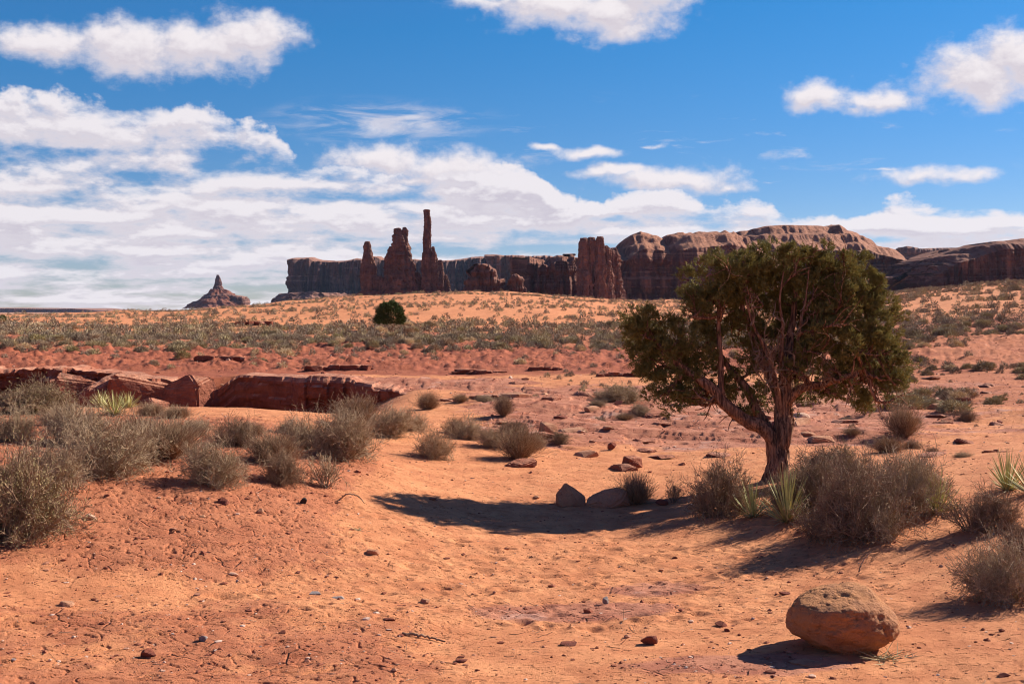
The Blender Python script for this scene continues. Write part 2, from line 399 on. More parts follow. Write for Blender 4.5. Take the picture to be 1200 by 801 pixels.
M['rock_tan'] = mat_boulder('tan_rock', (.52, .26, .145), (.42, .185, .10), (.25, .11, .065), 9, .02)
M['rock_red'] = mat_boulder('red_rock', (.27, .08, .045), (.20, .06, .038), (.11, .04, .03), 12, .015)
M['rock_pale'] = mat_boulder('pale_rock', (.66, .42, .29), (.55, .32, .21), (.38, .22, .15), 12, .01)
M['rock_grey'] = mat_boulder('grey_rock', (.34, .28, .25), (.25, .2, .18), (.14, .11, .10), 14, .01)
M['rock_black'] = mat_boulder('black_rock', (.03, .026, .024), (.045, .035, .03), (.015, .013, .012), 20, .01)

# ------------------------------------------------------------------ terrain height
US = np.array([-700, -200, 0, 150, 300, 450, 600, 750, 900, 1050, 1200, 1500, 2000.])
TAB = {   # distance : heights at US
 0.5: [.8, .8, .8, .8, .8, .8, .8, .8, .8, .8, .8, .8, .8],
 4:   [.7, .6, .6, .6, .6, .6, .6, .6, .6, .6, .6, .7, .8],
 7.5: [.3, .25, .2, .17, .15, .1, .05, .05, .03, .03, .1, .3, .6],
 9:   [.35, .25, .18, .15, .12, .07, 0, 0, 0, 0, .08, .3, .6],
 10.5:[.5, .35, .25, .15, .04, -.08, -.12, -.12, -.08, .0, .15, .5, .8],
 12:  [.7, .55, .42, .35, .2, -.08, -.2, -.2, -.14, .08, .35, .7, .9],
 13.5:[.8, .7, .6, .58, .42, .02, -.2, -.2, -.1, .25, .42, .8, .9],
 15:  [.9, .75, .7, .68, .55, .12, -.21, -.21, .10, .38, .45, .8, .9],
 17.5:[.9, .8, .75, .7, .62, .25, -.12, -.16, .12, .32, .4, .7, .8],
 21:  [.8, .78, .75, .72, .68, .30, .03, -.05, .0, .1, .22, .4, .5],
 25:  [.58, .58, .58, .58, .54, .24, .05, 0, 0, 0, .05, .2, .3],
 31:  [-.2, -.2, -.2, -.2, -.15, 0, 0, 0, 0, .0, .1, .2, .3],
 37:  [0, 0, 0, 0, 0, 0, 0, 0, .0, .05, .2, .3, .4],
 43:  [.05, .05, .05, .05, .05, .05, .05, .1, .15, .25, .35, .5, .6],
 51:  [.4, .4, .4, .4, .4, .36, .32, .3, .35, .5, .65, 1., 1.2],
 75:  [.7, .7, .7, .7, .7, .7, .7, .7, .8, 1.1, 1.6, 2, 2.4],
 95:  [.75, .75, .75, .8, .85, .9, .95, .95, 1.05, 1.6, 2.5, 3.4, 4],
 120: [.85, .85, .9, 1., 1.15, 1.4, 1.6, 1.5, 1.6, 2.5, 3.7, 5, 6],
 160: [.8, .85, 1., 1.3, 1.9, 2.6, 3.0, 2.4, 2.4, 3.8, 5.4, 7.5, 9],
 210: [.6, .8, 1.1, 1.4, 2.7, 4.3, 4.9, 3.1, 3.0, 5.0, 7.2, 10, 12],
 280: [-1, -.5, 0., .8, 2.6, 5.6, 6.3, 3.6, 3.7, 6.0, 8.0, 12, 14],
 400: [-3, -3, -3, -2, 1.5, 4, 5, 3, 3, 5, 7, 9, 10],
 900: [-6, -6, -6, -5, -2, 4, 6, 4, 4, 6, 8, 10, 10],
 2000:[-14, -14, -14, -12, -8, 0, 4, 2, 2, 4, 4, 4, 4],
 5000:[-34]*13, 16000: [-40]*13 }
_ld = np.linspace(math.log(.5), math.log(16000), 520); _uu = np.linspace(-700, 2000, 360)
_dk = np.array(sorted(TAB)); _tm = np.array([TAB[k] for k in _dk])
_t1 = np.stack([np.interp(_ld, np.log(_dk), _tm[:, j]) for j in range(len(US))], 1)
_tf = np.stack([np.interp(_uu, US, r_) for r_ in _t1], 0)
def _blur(a, ax, s):
    k = np.exp(-.5*(np.arange(-3*s, 3*s+1)/s)**2); k /= k.sum(); pad = [(0, 0), (0, 0)]; pad[ax] = (3*s, 3*s)
    a = np.pad(a, pad, 'edge'); return np.apply_along_axis(lambda r_: np.convolve(r_, k, 'valid'), ax, a)
_tf = _blur(_blur(_tf, 0, 3), 1, 8)
def polar(X, Y):
    th = np.clip(np.arctan2(X, Y), -.72, .76); r_ = np.hypot(X, Y)
    return 600+F*np.tan(th), r_*np.cos(th)
def table(X, Y):
    u, d = polar(X, Y)
    fi = np.clip((np.log(np.maximum(d, .5))-_ld[0])/(_ld[1]-_ld[0]), 0, 518.999); fj = np.clip((u+700)/(_uu[1]-_uu[0]), 0, 358.999)
    i = fi.astype(int); j = fj.astype(int); a = fi-i; b = fj-j
    return (_tf[i, j]*(1-b)+_tf[i, j+1]*b)*(1-a)+(_tf[i+1, j]*(1-b)+_tf[i+1, j+1]*b)*a
# ledge line (top edge of the gully's far side), left to right
LX = np.array([-60, -40, -26, -17, -14.4, -12.2, -10, -8.6, -7.3, -5.4, -3.9, -2.7, -1.5])
LY = np.array([52, 49, 46, 44, 43, 40.5, 41.5, 41.2, 40.6, 39.0, 37.6, 36.6, 36])
def gully(X, Y):
    ly = np.interp(X, LX, LY)
    t = ly+1.5*sstep(-34.5, -32, X)-Y                                       # metres in front of the edge
    fade = sstep(-2.6, -7.5, X)
    depth = np.where(t > 0, (2.0-1.0*sstep(-13.5, -16, X))*sstep(0, .6, t)*(1-sstep(4.5, 13, t)), 0)
    return depth*fade
DENT = np.random.RandomState(3)
_foot = [(1043, 655), (1012, 650), (962, 646), (928, 641), (790, 642), (772, 649), (748, 655), (712, 640), (690, 652), (1062, 668), (1096, 640), (640, 672), (602, 690), (560, 668), (520, 690), (486, 672), (820, 690), (856, 676), (300, 720), (262, 728), (540, 640), (575, 655), (448, 700), (410, 718), (610, 735), (652, 722), (700, 745), (745, 728), (880, 655), (812, 664)]
_nd = 1500
_du = DENT.uniform(300, 1050, _nd); _dd = F*2.7/(DENT.uniform(590, 742, _nd)-360)
_dx = (_du-600)/F*_dd; _dr = DENT.uniform(.025, .06, _nd); _dh = DENT.uniform(.003, .017, _nd)**1.0
_fu = np.array([a[0] for a in _foot], float); _fd = F*2.72/(np.array([a[1] for a in _foot], float)-360)
_dx = np.concatenate([_dx, (_fu-600)/F*_fd]); _dd = np.concatenate([_dd, _fd]); _dr = np.concatenate([_dr, DENT.uniform(.06, .10, len(_fu))]); _dh = np.concatenate([_dh, DENT.uniform(.022, .042, len(_fu))])
def dents(X, Y):
    out = np.zeros_like(X); cell = .25
    gx = np.floor(X/cell).astype(int); gy = np.floor(Y/cell).astype(int)
    key = gx*100003+gy; order = np.argsort(key, kind='stable'); ks = key[order]
    for x, y, r_, h in zip(_dx, _dd, _dr, _dh):
        cx, cy = int(math.floor(x/cell)), int(math.floor(y/cell))
        for ax in (cx-1, cx, cx+1):
            for ay in (cy-1, cy, cy+1):
                k = ax*100003+ay; a = np.searchsorted(ks, k, 'left'); b = np.searchsorted(ks, k, 'right')
                if b > a:
                    id_ = order[a:b]; q = ((X[id_]-x)/(r_*1.5))**2+((Y[id_]-y)/r_)**2
                    out[id_] += -h*np.exp(-q*1.4)+h*.45*np.exp(-(np.sqrt(q)-1.6)**2*3)
    return out
def zones(X, Y):
    u, d = polar(X, Y); n = fbm2(X/3., Y/3., 3, 5)
    v = 360+F*(CAM_Z-table(X, Y))/np.maximum(d, .5)
    red = np.zeros_like(X)
    red = np.maximum(red, sstep(9.8, 12, d)*(1-sstep(19, 24, d))*sstep(470, 330, u-60*n))            # left bank
    red = np.maximum(red, .62*(1-sstep(9.3, 10.6, d+n))*sstep(620, 420, u))                           # crust lower left
    red = np.maximum(red, .45*(1-sstep(7.6, 8.6, d+n)))
    red = np.maximum(red, sstep(43.5, 47, d+n*1.5)*(1-sstep(66, 84, d))*(1-.35*sstep(950, 1250, u)))       # red slope
    red = np.maximum(red, .75*sstep(880, 1150, u)*sstep(26, 31, d)*(1-sstep(75, 110, d)))
    red = np.maximum(red, .15*sstep(88, 100, d)*(1-sstep(125, 150, d)))
    rock = sstep(20, 24, d+n)*(1-sstep(37, 41, d))*sstep(430, 640, u)*(1-.5*sstep(1000, 1200, u))*.8
    rock = np.maximum(rock, .85*sstep(37, 38.5, d)*(1-sstep(42, 44, d))*sstep(700, 560, u)*sstep(200, 260, u))
    rock = np.maximum(rock, .95*np.exp(-((u-660)/150)**2-((d-10.6)/.55)**2))
    rock = np.maximum(rock, .95*np.exp(-((u-860)/170)**2-((d-8.5)/.35)**2))
    rock = np.maximum(rock, .8*np.exp(-((u-770)/80)**2-((d-11.6)/.4)**2))
    far = sstep(800, 2500, d)
    return red, rock, far
def H(X, Y, fine=True):
    X = np.asarray(X, float); Y = np.asarray(Y, float); sh = X.shape; X = X.ravel(); Y = Y.ravel()
    u, d = polar(X, Y); d = np.maximum(d, .5)
    h = table(X, Y)-gully(X, Y)
    red, rock, far = zones(X, Y)
    near = 1-sstep(55, 120, d)
    h += .05*fbm2(X/3.7, Y/3.7, 3, 11)*near
    h += .09*np.exp(-((u-400-(d-10.2)*60)/150)**2-((d-10.1)/.55)**2)+.05*np.exp(-((u-100)/160)**2-((d-9.2)/.5)**2)
    h += (.35+.9*sstep(150, 300, d))*fbm2(X/31, Y/31, 3, 17)*sstep(80, 130, d)*(1-sstep(900, 2000, d))
    h += .16*fbm2(X/7., Y/7., 3, 21)*sstep(44, 56, d)*(1-sstep(170, 260, d))
    # rubble on the red slope beyond the ledge
    rr = np.maximum(red*sstep(43, 47, d)*(1-sstep(60, 75, d)), 0)
    h += rr*(.22*np.abs(fbm2(X/2.2, Y/1.3, 4, 31))+.16*np.abs(fbm2(X/.8, Y/.8, 3, 35)))
    h += .04*np.exp(-((X-2.62)/.6)**2-((Y-9.4)/.42)**2)
    # thin plates of the rock pan
    q = fbm2(X/4.5, Y/2.4, 4, 41)*3.2; fl = np.floor(q); h += rock*sstep(19, 22, d)*(.075*(fl+sstep(.0, .12, q-fl)))
    if fine:
        nr = 1-sstep(24, 40, d)
        h += .022*fbm2(X/.9, Y/.9, 3, 51)*nr*(.7+.4*red)
        h += .011*fbm2(X/.21, Y/.21, 3, 61)*nr*(.6+.25*red)
        # ragged crust and erosion steps on red soil and lower left
        w = fbm2(X/.7, Y/.7, 2, 71)*.35
        c = 1-np.abs(fbm2((X+.5*Y)/.55+w, (Y-.3*X)/.28+w, 3, 73)); h += -.026*sstep(.9, .99, c)*np.clip(red*.8+.1, 0, 1)*nr
        p = fbm2(X/.6, Y/.42, 3, 81)*2.6; f2 = np.floor(p); h += nr*np.clip(red*.8+.05, 0, 1)*.013*(sstep(0, .12, p-f2)+f2*.35)
        h += dents(X, Y)*(1-.7*red)
    return h.reshape(sh)

def build_ground():
    TH = np.concatenate([np.linspace(-math.pi, -.50, 60)[:-1], np.linspace(-.50, .50, 1250), np.linspace(.50, math.pi, 60)[1:-1]])
    rr = [1.2]
    while rr[-1] < 6.5: rr.append(rr[-1]*1.06)
    v = 360+F*2.6/rr[-1]
    while v > 366:                                      # about .55 photo px per row over flat ground
        v -= .62; rr.append(F*2.6/(v-360))
    rr = [r_ for r_ in rr if r_ < 60]
    while rr[-1] < 320: rr.append(rr[-1]*1.0062)
    while rr[-1] < 2500: rr.append(rr[-1]*1.03)
    while rr[-1] < 10600: rr.append(rr[-1]*1.08)
    RR = np.array(rr); nT = len(TH)
    r2, t2 = np.meshgrid(RR, TH, indexing='ij'); X = r2*np.sin(t2); Y = r2*np.cos(t2)
    Z = H(X, Y); red, rock, far = zones(X.ravel(), Y.ravel())
    V = np.stack([X, Y, Z], -1).reshape(-1, 3); c = len(V)
    V = np.concatenate([V, [[0, 0, Z[0].mean()]]])
    z = np.stack([red, rock, far], -1); z = np.concatenate([z, z[:1]])
    j = np.arange(nT); fan = np.stack([np.full(nT, c), (j+1) % nT, j], -1)
    fan = fan[:, [0, 2, 1]]
    q = grid_faces(len(RR), nT, True)[:, ::-1]
    me = make_mesh('ground', V, [q, fan], M['ground'], True, {'zone': z})
    o = link('ground', me)
    zr = z[:, 0]; dd_ = np.concatenate([r2.ravel(), [0.]]); uu_ = 600+F*np.tan(np.clip(np.concatenate([t2.ravel(), [0.]]), -.7, .7))
    at = me.attributes.new('deep', 'FLOAT', 'POINT'); at.data.foreach_set('value', (sstep(42, 46, dd_)*(1-sstep(57, 68, dd_))*(1-.6*sstep(700, 1100, uu_))+.45*sstep(62, 70, dd_)*(1-sstep(92, 104, dd_))).astype(np.float32))
    tag(o, 'orange red sandy desert ground with a dry wash, low dunes and a far plain', 'ground', kind='structure')
    return o
build_ground()

_dray = np.exp(np.linspace(math.log(6), math.log(500), 1400))
def ground_at(u, v):
    X = (u-600)/F*_dray; z = CAM_Z-(v-HV)/F*_dray; h = H(X, _dray, False)
    k = np.nonzero(z < h)[0]
    if not len(k): return None
    k = max(k[0], 1); a = (z[k-1]-h[k-1])/max(1e-6, (z[k-1]-h[k-1])-(z[k]-h[k])); d = _dray[k-1]+(_dray[k]-_dray[k-1])*a
    x = (u-600)/F*d
    return np.array([x, d, float(H(np.array([x]), np.array([d]))[0])])

# ------------------------------------------------------------------ buttes and cliffs
def PW(u, v, d): return np.array([(u-600)/F*d, d, CAM_Z-(v-HV)/F*d])

def column_part(name, lv, d, mat, parent, seed, depth=1.0, dy=0., amp=1.0, n=56, tops=.35):
    """rock column: lv = [(v, uL, uR)...] from top to foot; silhouette follows, ring displaced"""
    lv = sorted(lv); v0, v1 = lv[0][0], lv[-1][0]; D = d+dy
    m = max(14, int((v1-v0)*1.6)); vs = np.linspace(v0, v1, m)
    uL = np.interp(vs, [a[0] for a in lv], [a[1] for a in lv]); uR = np.interp(vs, [a[0] for a in lv], [a[2] for a in lv])
    cx = (uL+uR)/2; rw = (uR-uL)/2*D/F; th = np.arange(n)*2*np.pi/n
    c, s = np.cos(th), np.sin(th); e = .62
    sx = np.sign(c)*np.abs(c)**e; sy = np.sign(s)*np.abs(s)**e
    Z = CAM_Z-(vs-HV)/F*D
    X = ((cx-600)/F*D)[:, None]+rw[:, None]*sx; Y = D+rw[:, None]*sy*depth; Zg = Z[:, None]*np.ones(n)
    P = np.stack([X, Y, Zg], -1); sc = np.median(rw)
    nv = np.stack([c, s, 0*c], -1)[None]*np.ones((m, 1, 1))
    k = 1/max(sc, 3.5)
    a = fbm3(P*np.array([k*1.4, k*1.4, k*.22]), 4, seed)                # vertical flutes
    st = fbm3(np.stack([P[..., 0]*.02, P[..., 1]*.02, P[..., 2]*.16], -1), 3, seed+3); st = (st*.5+np.round(st*4)/4*.9)*(.35+.65*sstep(-.2, .3, perlin3(P*k*.8, seed+14)))   # ledges by height
    b = fbm3(P*k*2.6, 3, seed+5)
    a2 = 1-np.abs(fbm3(P*np.array([k*2.2, k*2.2, k*.3]), 3, seed+7)); disp = (a*.62+(a2-.75)*.5+st*.22+b*.25)*amp*rw[:, None]**.6*max(sc, 3)**.4
    P = P+nv*disp[..., None]
    # rounded, broken top: three rings inward
    rings = [P]; topc = P[0].mean(0)
    for q, up in ((.8, .35), (.45, .55), (.08, .6)):
        rg = topc+(P[0]-topc)*q; rg[:, 2] = P[0, :, 2]+up*tops*rw[0]+.25*rw[0]*perlin3(rg*k*2, seed+9); rings.insert(0, rg[None])
    V = np.concatenate(rings, 0); nr = V.shape[0]; V = V.reshape(-1, 3)
    q = grid_faces(nr, n, True)
    me = make_mesh(name, V, [q, np.arange(n)[::-1][None], (np.arange(n)+(nr-1)*n)[None]], mat, False)
    return link(name, me, parent)

def talus_part(name, u0, u1, utl, utr, vt, vb, d, mat, parent, seed, depth=1.):
    """skirt of broken rock: top span utl..utr at vt, foot u0..u1 at vb"""
    n = 90; m = 22; t = np.linspace(0, 1, m)[:, None]; th = (np.arange(n)*2*np.pi/n)[None]
    e = t**1.15
    uL = utl+(u0-utl)*e; uR = utr+(u1-utr)*e; cx = ((uL+uR)/2-600)/F*d; rw = (uR-uL)/2/F*d
    X = cx+rw*np.cos(th); Y = d+rw*np.sin(th)*depth; Z = (CAM_Z-(vt+(vb-vt)*t-HV)/F*d)*np.ones_like(th)
    P = np.stack([X, Y, Z], -1); sc = (u1-u0)/F*d/8
    dz = fbm3(P/sc*np.array([1, 1, .3]), 4, seed); P[..., 0] += np.cos(th)*dz*sc*.7; P[..., 1] += np.sin(th)*dz*sc*.7
    P[..., 2] += perlin3(P/sc*2.2, seed+4)*sc*.22*(1-.7*t)
    me = make_mesh(name, P.reshape(-1, 3), [grid_faces(m, n, True), np.arange(n)[::-1][None]], mat, False)
    return link(name, me, parent)

def massif(name, prof, d, vb, mat, seed, half, cf=.9, dome=0., flute=1., parent=None, n_per=1.0, talus=0., tilt=0., power=6., buttr=1., strat=1.):
    """long cliff: prof [(u, vtop)], thick block of half-depth half; cf = cliff share of the height, dome = how far the top rolls back"""
    u0, u1 = prof[0][0], prof[-1][0]; n = int((u1-u0)*n_per)+2
    us = np.linspace(u0, u1, n); t = np.linspace(-1, 1, n)
    W = half*np.maximum(1-np.abs(t)**power, 0)**(1/power)
    yc = d+half+tilt*t*half
    f = np.stack([us, yc-W], -1); b = np.stack([us[::-1], (yc+W)[::-1]], -1)
    # side columns so the ends are walls as well
    L = np.concatenate([f, b]); n2 = len(L)
    uu = L[:, 0]; Y0 = L[:, 1]; X0 = (uu-600)/F*(d+0*Y0)
    ztop = CAM_Z-(np.interp(uu, [p[0] for p in prof], [p[1] for p in prof])-HV)/F*(d+(half*min(dome, 1)*.95 if dome else 0))
    zb = CAM_Z-(vb-HV)/F*d-2
    hgt = ztop-zb; H0 = np.median(hgt)
    # outline normals
    nx = np.gradient(X0); ny = np.gradient(Y0); ln = np.hypot(nx, ny)+1e-6; nrm = np.stack([ny/ln, -nx/ln], -1)
    m1 = max(16, int(H0/d*F*1.3)); rows = []
    for k in range(m1):
        t_ = k/(m1-1); z = zb+hgt*cf*t_
        P = np.stack([X0, Y0, z], -1)
        s = H0
        a = fbm3(P/np.array([s*.8, s*.8, s*3.]), 5, seed)                     # buttresses and alcoves
        a2 = 1-np.abs(fbm3(P/np.array([s*.16, s*.16, s*1.6]), 3, seed+2))         # fluting
        st = fbm3(np.stack([X0/s*.15, Y0/s*.15, z/s*5.5], -1), 3, seed+6); st = st*1.1+np.round(st*4)/4*.25
        dd = (a*.55*buttr+(a2-.8)*.2*flute+st*.075*strat)*s
        out = talus*s*np.clip(1-t_/.34, 0, 1)**1.2+.05*s*(1-t_)
        P[:, 0] += nrm[:, 0]*(dd+out); P[:, 1] += nrm[:, 1]*(dd+out); rows.append(P)
    last = rows[-1].copy(); ycn = np.concatenate([yc, yc[::-1]]); m2 = 12 if dome == 0 else 40
    for k in range(1, m2+1):
        q = 1-k/m2
        P = last.copy(); P[:, 1] = ycn+(last[:, 1]-ycn)*q
        if dome > 0:
            w = 1-(1-(1-q)**.9)**2 if dome < 2 else (1-q)
            w = np.clip((1-q)/dome, 0, 1); w = np.sin(w*np.pi/2)**.8
        else: w = min(1, k/1.5)
        z = zb+hgt*(cf+(1-cf)*w)
        nn = fbm3(P/np.array([H0*1.5, H0*1.5, H0*.8]), 5, seed+11, .55) if dome else fbm3(P/np.array([H0*.5]*3), 4, seed+11)
        z = z+nn*H0*(.13 if dome else .025)*min(1, k/3.)*(1 if q > .03 else .4)
        if dome: z = z+.03*H0*np.sin(z/H0*34+nn*3)*(1-abs(2*q-1))
        P[:, 2] = np.minimum(z, ztop+H0*.012) if dome else z
        rows.append(P)
    V = np.stack(rows, 0); nr = V.shape[0]
    me = make_mesh(name, V.reshape(-1, 3), [grid_faces(nr, n2, True), np.arange(n2)[::-1][None]], mat, bool(dome))
    return link(name, me, parent)

G = 'sandstone spires standing on the low rise'
DS = 1600
# tallest needle
sp = empty('rock_spire', PW(504, 352, DS)); tag(sp, 'tallest thinnest red rock needle with stepped buttresses on its right side', 'rock spire', G)
def at_root(root, *objs):
    for o in objs:
        o.parent = root; o.matrix_parent_inverse = __import__('mathutils').Matrix.Translation(-root.location)
at_root(sp,
 column_part('column', [(246, 497.2, 503.6), (258, 497.0, 504.2), (273, 496.6, 504.6), (286, 496.2, 505.2), (302, 495, 506.3), (313, 494.5, 507), (328, 494.4, 508), (352, 492.5, 512)], DS, M['spire'], None, 3, amp=.55),
 column_part('buttress', [(289, 505.8, 509), (295, 505.2, 510), (302, 505, 512), (322, 505, 515.5), (352, 504, 519)], DS, M['spire'], None, 13, dy=-3, amp=.7),
 column_part('buttress', [(305, 512.5, 517.5), (315, 512, 519.5), (330, 511, 521.5), (352, 509, 523)], DS, M['spire'], None, 23, dy=-1, amp=.7),
 column_part('buttress', [(322, 521.5, 524), (330, 520, 526), (352, 517, 530)], DS, M['spire'], None, 33, dy=0, amp=.8),
 talus_part('talus', 483, 533, 496, 520, 340, 354, DS, M['talus'], None, 5))
sp = empty('rock_spire', PW(468, 352, DS)); tag(sp, 'broad middle rock tower with a split knobby top and a shoulder on its left', 'rock spire', G)
at_root(sp,
 column_part('column', [(268, 462.5, 469.5), (272, 461.6, 472), (280, 461.5, 475), (290, 462, 477), (300, 462, 479), (313, 461, 481), (330, 460, 485), (354, 456, 488)], DS, M['spire'], None, 43, amp=.75),
 column_part('knob', [(266.5, 472.2, 476), (270, 471, 478), (278, 470.8, 477.6), (300, 470, 478)], DS, M['spire'], None, 53, dy=-1, amp=.5),
 column_part('shoulder', [(289, 456, 461), (293, 454, 463), (305, 451.8, 466), (330, 450.5, 468), (354, 449, 470)], DS, M['spire'], None, 63, dy=1, amp=.8),
 column_part('buttress', [(306, 478, 483), (312, 476, 486.5), (330, 474, 488), (354, 472, 491)], DS, M['spire'], None, 73, dy=-2, amp=.8),
 column_part('block', [(319, 487.5, 491), (323, 486.5, 493.5), (354, 485, 495)], DS, M['spire'], None, 83, dy=3, amp=.8),
 talus_part('talus', 440, 497, 452, 488, 340, 356, DS, M['talus'], None, 6))
sp = empty('rock_spire', PW(432, 354, DS)); tag(sp, 'leftmost shorter rock spire with a rounded head and small block at its right foot', 'rock spire', G)
at_root(sp,
 column_part('column', [(283.5, 427.5, 433.2), (288, 425.9, 434.8), (296, 425.6, 435.2), (300, 425.3, 437), (306, 424, 438), (313, 423.2, 441), (328, 423.5, 440.7), (356, 424, 441.5)], DS, M['spire'], None, 93, amp=.45),
 column_part('block', [(324, 441, 448), (328, 440, 449.3), (356, 437, 450)], DS, M['spire'], None, 103, dy=-2, amp=.8),
 talus_part('talus', 405, 458, 424, 449, 341, 357, DS, M['talus'], None, 7))

# crags and the wall right of the spires
o = massif('rock_crag', [(553, 330), (555, 311), (560, 308), (567, 307.5), (573, 310), (577, 314), (581, 316), (584, 328), (588, 327), (594, 326), (598, 330)], 1500, 350, M['spire'], 141, 16, cf=.93, dome=.6, n_per=4, buttr=1.0, flute=1.6, strat=2., power=4)
tag(o, 'rounded brown crag between the tallest needle and the dark wall', 'crag')
o = massif('rock_crag', [(594, 336), (597, 328), (601, 322), (605, 321), (610, 324), (616, 327)], 1490, 350, M['spire'], 147, 14, cf=.93, dome=.6, n_per=4, buttr=1.0, flute=1.6, strat=2., power=4)
tag(o, 'small jagged dark crag leaning against the left end of the dark wall', 'crag')
o = massif('cliff_wall', [(612, 303), (615, 300.5), (630, 301), (638, 303), (642, 306.5), (646, 301), (655, 297.5), (662, 298), (667, 300.5), (673, 296.5), (682, 296)], 1560, 358, M['cliff'], 151, 60, cf=.86, dome=.5, n_per=3, tilt=0, buttr=.7)
tag(o, 'dark shaded rock wall left of the tall fluted pillar', 'cliff')
sp = empty('rock_pillar', PW(695, 354, 1480)); tag(sp, 'tall square fluted rock pillar at the left end of the domed cliffs', 'rock pillar')
at_root(sp,
 column_part('column', [(279.5, 680, 688), (284, 678.5, 689.5), (310, 677, 690), (340, 676, 692), (357, 675, 693)], 1480, M['spire'], None, 161, dy=0, amp=.45, depth=1.3),
 column_part('column', [(278.5, 689.5, 696.5), (283, 688, 698), (310, 688, 699), (357, 687, 700)], 1480, M['spire'], None, 171, dy=3, amp=.5, depth=1.3),
 column_part('column', [(277.5, 700, 706), (281, 698, 707.5), (300, 697, 709), (330, 696, 711), (357, 694, 712)], 1480, M['spire'], None, 181, dy=0, amp=.5, depth=1.3),
 column_part('buttress', [(288, 708, 712), (293, 706, 716), (320, 705, 718), (357, 702, 721)], 1480, M['spire'], None, 191, dy=2, amp=.8),
 column_part('buttress', [(291, 713, 721), (295, 711, 724), (320, 710, 727), (357, 706, 732)], 1480, M['spire'], None, 195, dy=26, amp=.9),
 column_part('buttress', [(318, 684, 689), (324, 683, 692), (357, 681, 697)], 1480, M['spire'], None, 197, dy=-14, amp=.9))
o = massif('domed_cliff', [(694, 302), (704, 296), (716, 292), (722, 290), (726, 292), (735, 291.5), (743, 283), (750, 277), (762, 273), (772, 274.5), (779, 276.5), (786, 281), (790, 283), (796, 277), (808, 275), (821, 274), (838, 271.5), (854, 269.5), (867, 270.5), (880, 273), (892, 276), (902, 281), (915, 287), (925, 300)], 1620, 358, M['dome'], 201, 190, cf=.74, dome=.8, n_per=1.8, buttr=.9, tilt=.0, flute=.45)
tag(o, 'long domed pink sandstone cliff between the fluted pillar and the juniper', 'cliff')
o = massif('domed_cliff', [(880, 300), (890, 280), (904, 274), (920, 270), (937, 266.7), (960, 268), (992, 267.5), (1004, 269), (1015, 264.8), (1024, 268), (1042, 274), (1062, 284), (1075, 292), (1087, 301), (1100, 308), (1112, 314), (1124, 322)], 1750, 350, M['dome'], 211, 230, cf=.60, dome=1.0, n_per=1.6, buttr=.8, tilt=.0, flute=.6)
tag(o, 'domed cliff with a pale orange sloping shoulder rising behind the juniper crown', 'cliff')
o = massif('cliff_wall', [(1096, 325), (1108, 314), (1120, 306), (1137, 299.5), (1150, 296), (1163, 291), (1176, 286), (1183, 285.5), (1200, 284.5), (1216, 282), (1245, 280), (1290, 284), (1330, 300)], 1500, 346, M['cliff'], 221, 150, cf=.84, dome=.6, n_per=1.8, buttr=.6)
tag(o, 'dark rounded cliff rising to the right edge of the view', 'cliff')
o = massif('mesa', [(1066, 290), (1070, 288), (1079, 290.5), (1100, 290), (1128, 289.5), (1131, 294), (1134, 304)], 3600, 330, M['far'], 231, 90, cf=.93, n_per=3, buttr=.5)
tag(o, 'small far flat mesa seen in the dip between the domed cliff and the right cliff', 'mesa')
o = massif('mesa', [(1133, 300), (1140, 295), (1152, 290.5), (1168, 288), (1186, 286), (1215, 290)], 3900, 330, M['far'], 237, 90, cf=.85, dome=.6, n_per=3, buttr=.5)
tag(o, 'far rounded mesa just showing above the right cliff', 'mesa')
# long mesa behind the spires
sp = empty('mesa', PW(440, 358, 4200)); tag(sp, 'long blue grey flat topped mesa behind the three spires', 'mesa')
at_root(sp,
 massif('cliff_band', [(334.5, 306), (337, 302.5), (350, 301.5), (366, 301), (369, 304), (390, 305), (404, 305), (417, 302.5), (425, 303), (434, 302), (436, 299.5), (443, 299.5), (446, 302), (460, 303), (487, 302.5), (505, 304.5), (517, 304.5), (535, 303), (550, 301), (570, 299.5), (600, 300), (640, 301), (700, 301)], 4200, 364, M['far'], 241, 420, cf=.96, n_per=2.6, buttr=1.0, flute=1.9, talus=.0, power=14),
 talus_part('talus', 315, 440, 335, 418, 344.5, 360, 4080, M['far'], None, 245, depth=1.6))
o = massif('mesa', [(574, 304), (576, 298.5), (585, 298.5), (600, 299), (612, 299.5), (640, 299.5), (660, 303)], 3700, 362, M['far'], 251, 160, cf=.97, n_per=3.5, buttr=.7, flute=2.2, power=10)
tag(o, 'pale grey sunlit mesa end with vertical streaks behind the crags', 'mesa')
# lone butte at the left
DB = 5200
sp = empty('butte', PW(255, 360, DB)); tag(sp, 'lone distant cone shaped butte with a thin finger of rock on top', 'butte')
at_root(sp,
 column_part('finger', [(322, 254.4, 256.6), (327, 252.6, 258.4), (335, 251.6, 259.8), (339, 251, 262), (344, 250, 263)], DB, M['far'], None, 261, amp=.5, tops=.2),
 talus_part('talus', 217, 295, 248.5, 263.5, 339, 361, DB, M['talus'], None, 263),
 massif('terrace', [(236, 349), (238, 346.5), (262, 344), (283, 347.5), (286, 350)], DB-60, 362, M['far'], 265, 70, cf=.9, n_per=3, buttr=.4))
# low rims on the horizon, left
o = massif('mesa', [(-160, 362), (-120, 361), (-20, 360.6), (30, 361.0), (60, 361.4), (85, 361.0), (105, 362.6), (130, 364.5)], 9500, 372, M['far'], 271, 500, cf=.95, n_per=1.5, buttr=.5)
tag(o, 'very low dark rim of mesas on the far left horizon', 'mesa')
o = massif('mesa', [(100, 365), (115, 363.8), (160, 363.4), (186, 363.2), (205, 363.6), (216, 365.5)], 7600, 372, M['far'], 277, 300, cf=.95, n_per=1.8, buttr=.5)
tag(o, 'thin reddish mesa rim on the horizon left of the lone butte', 'mesa')

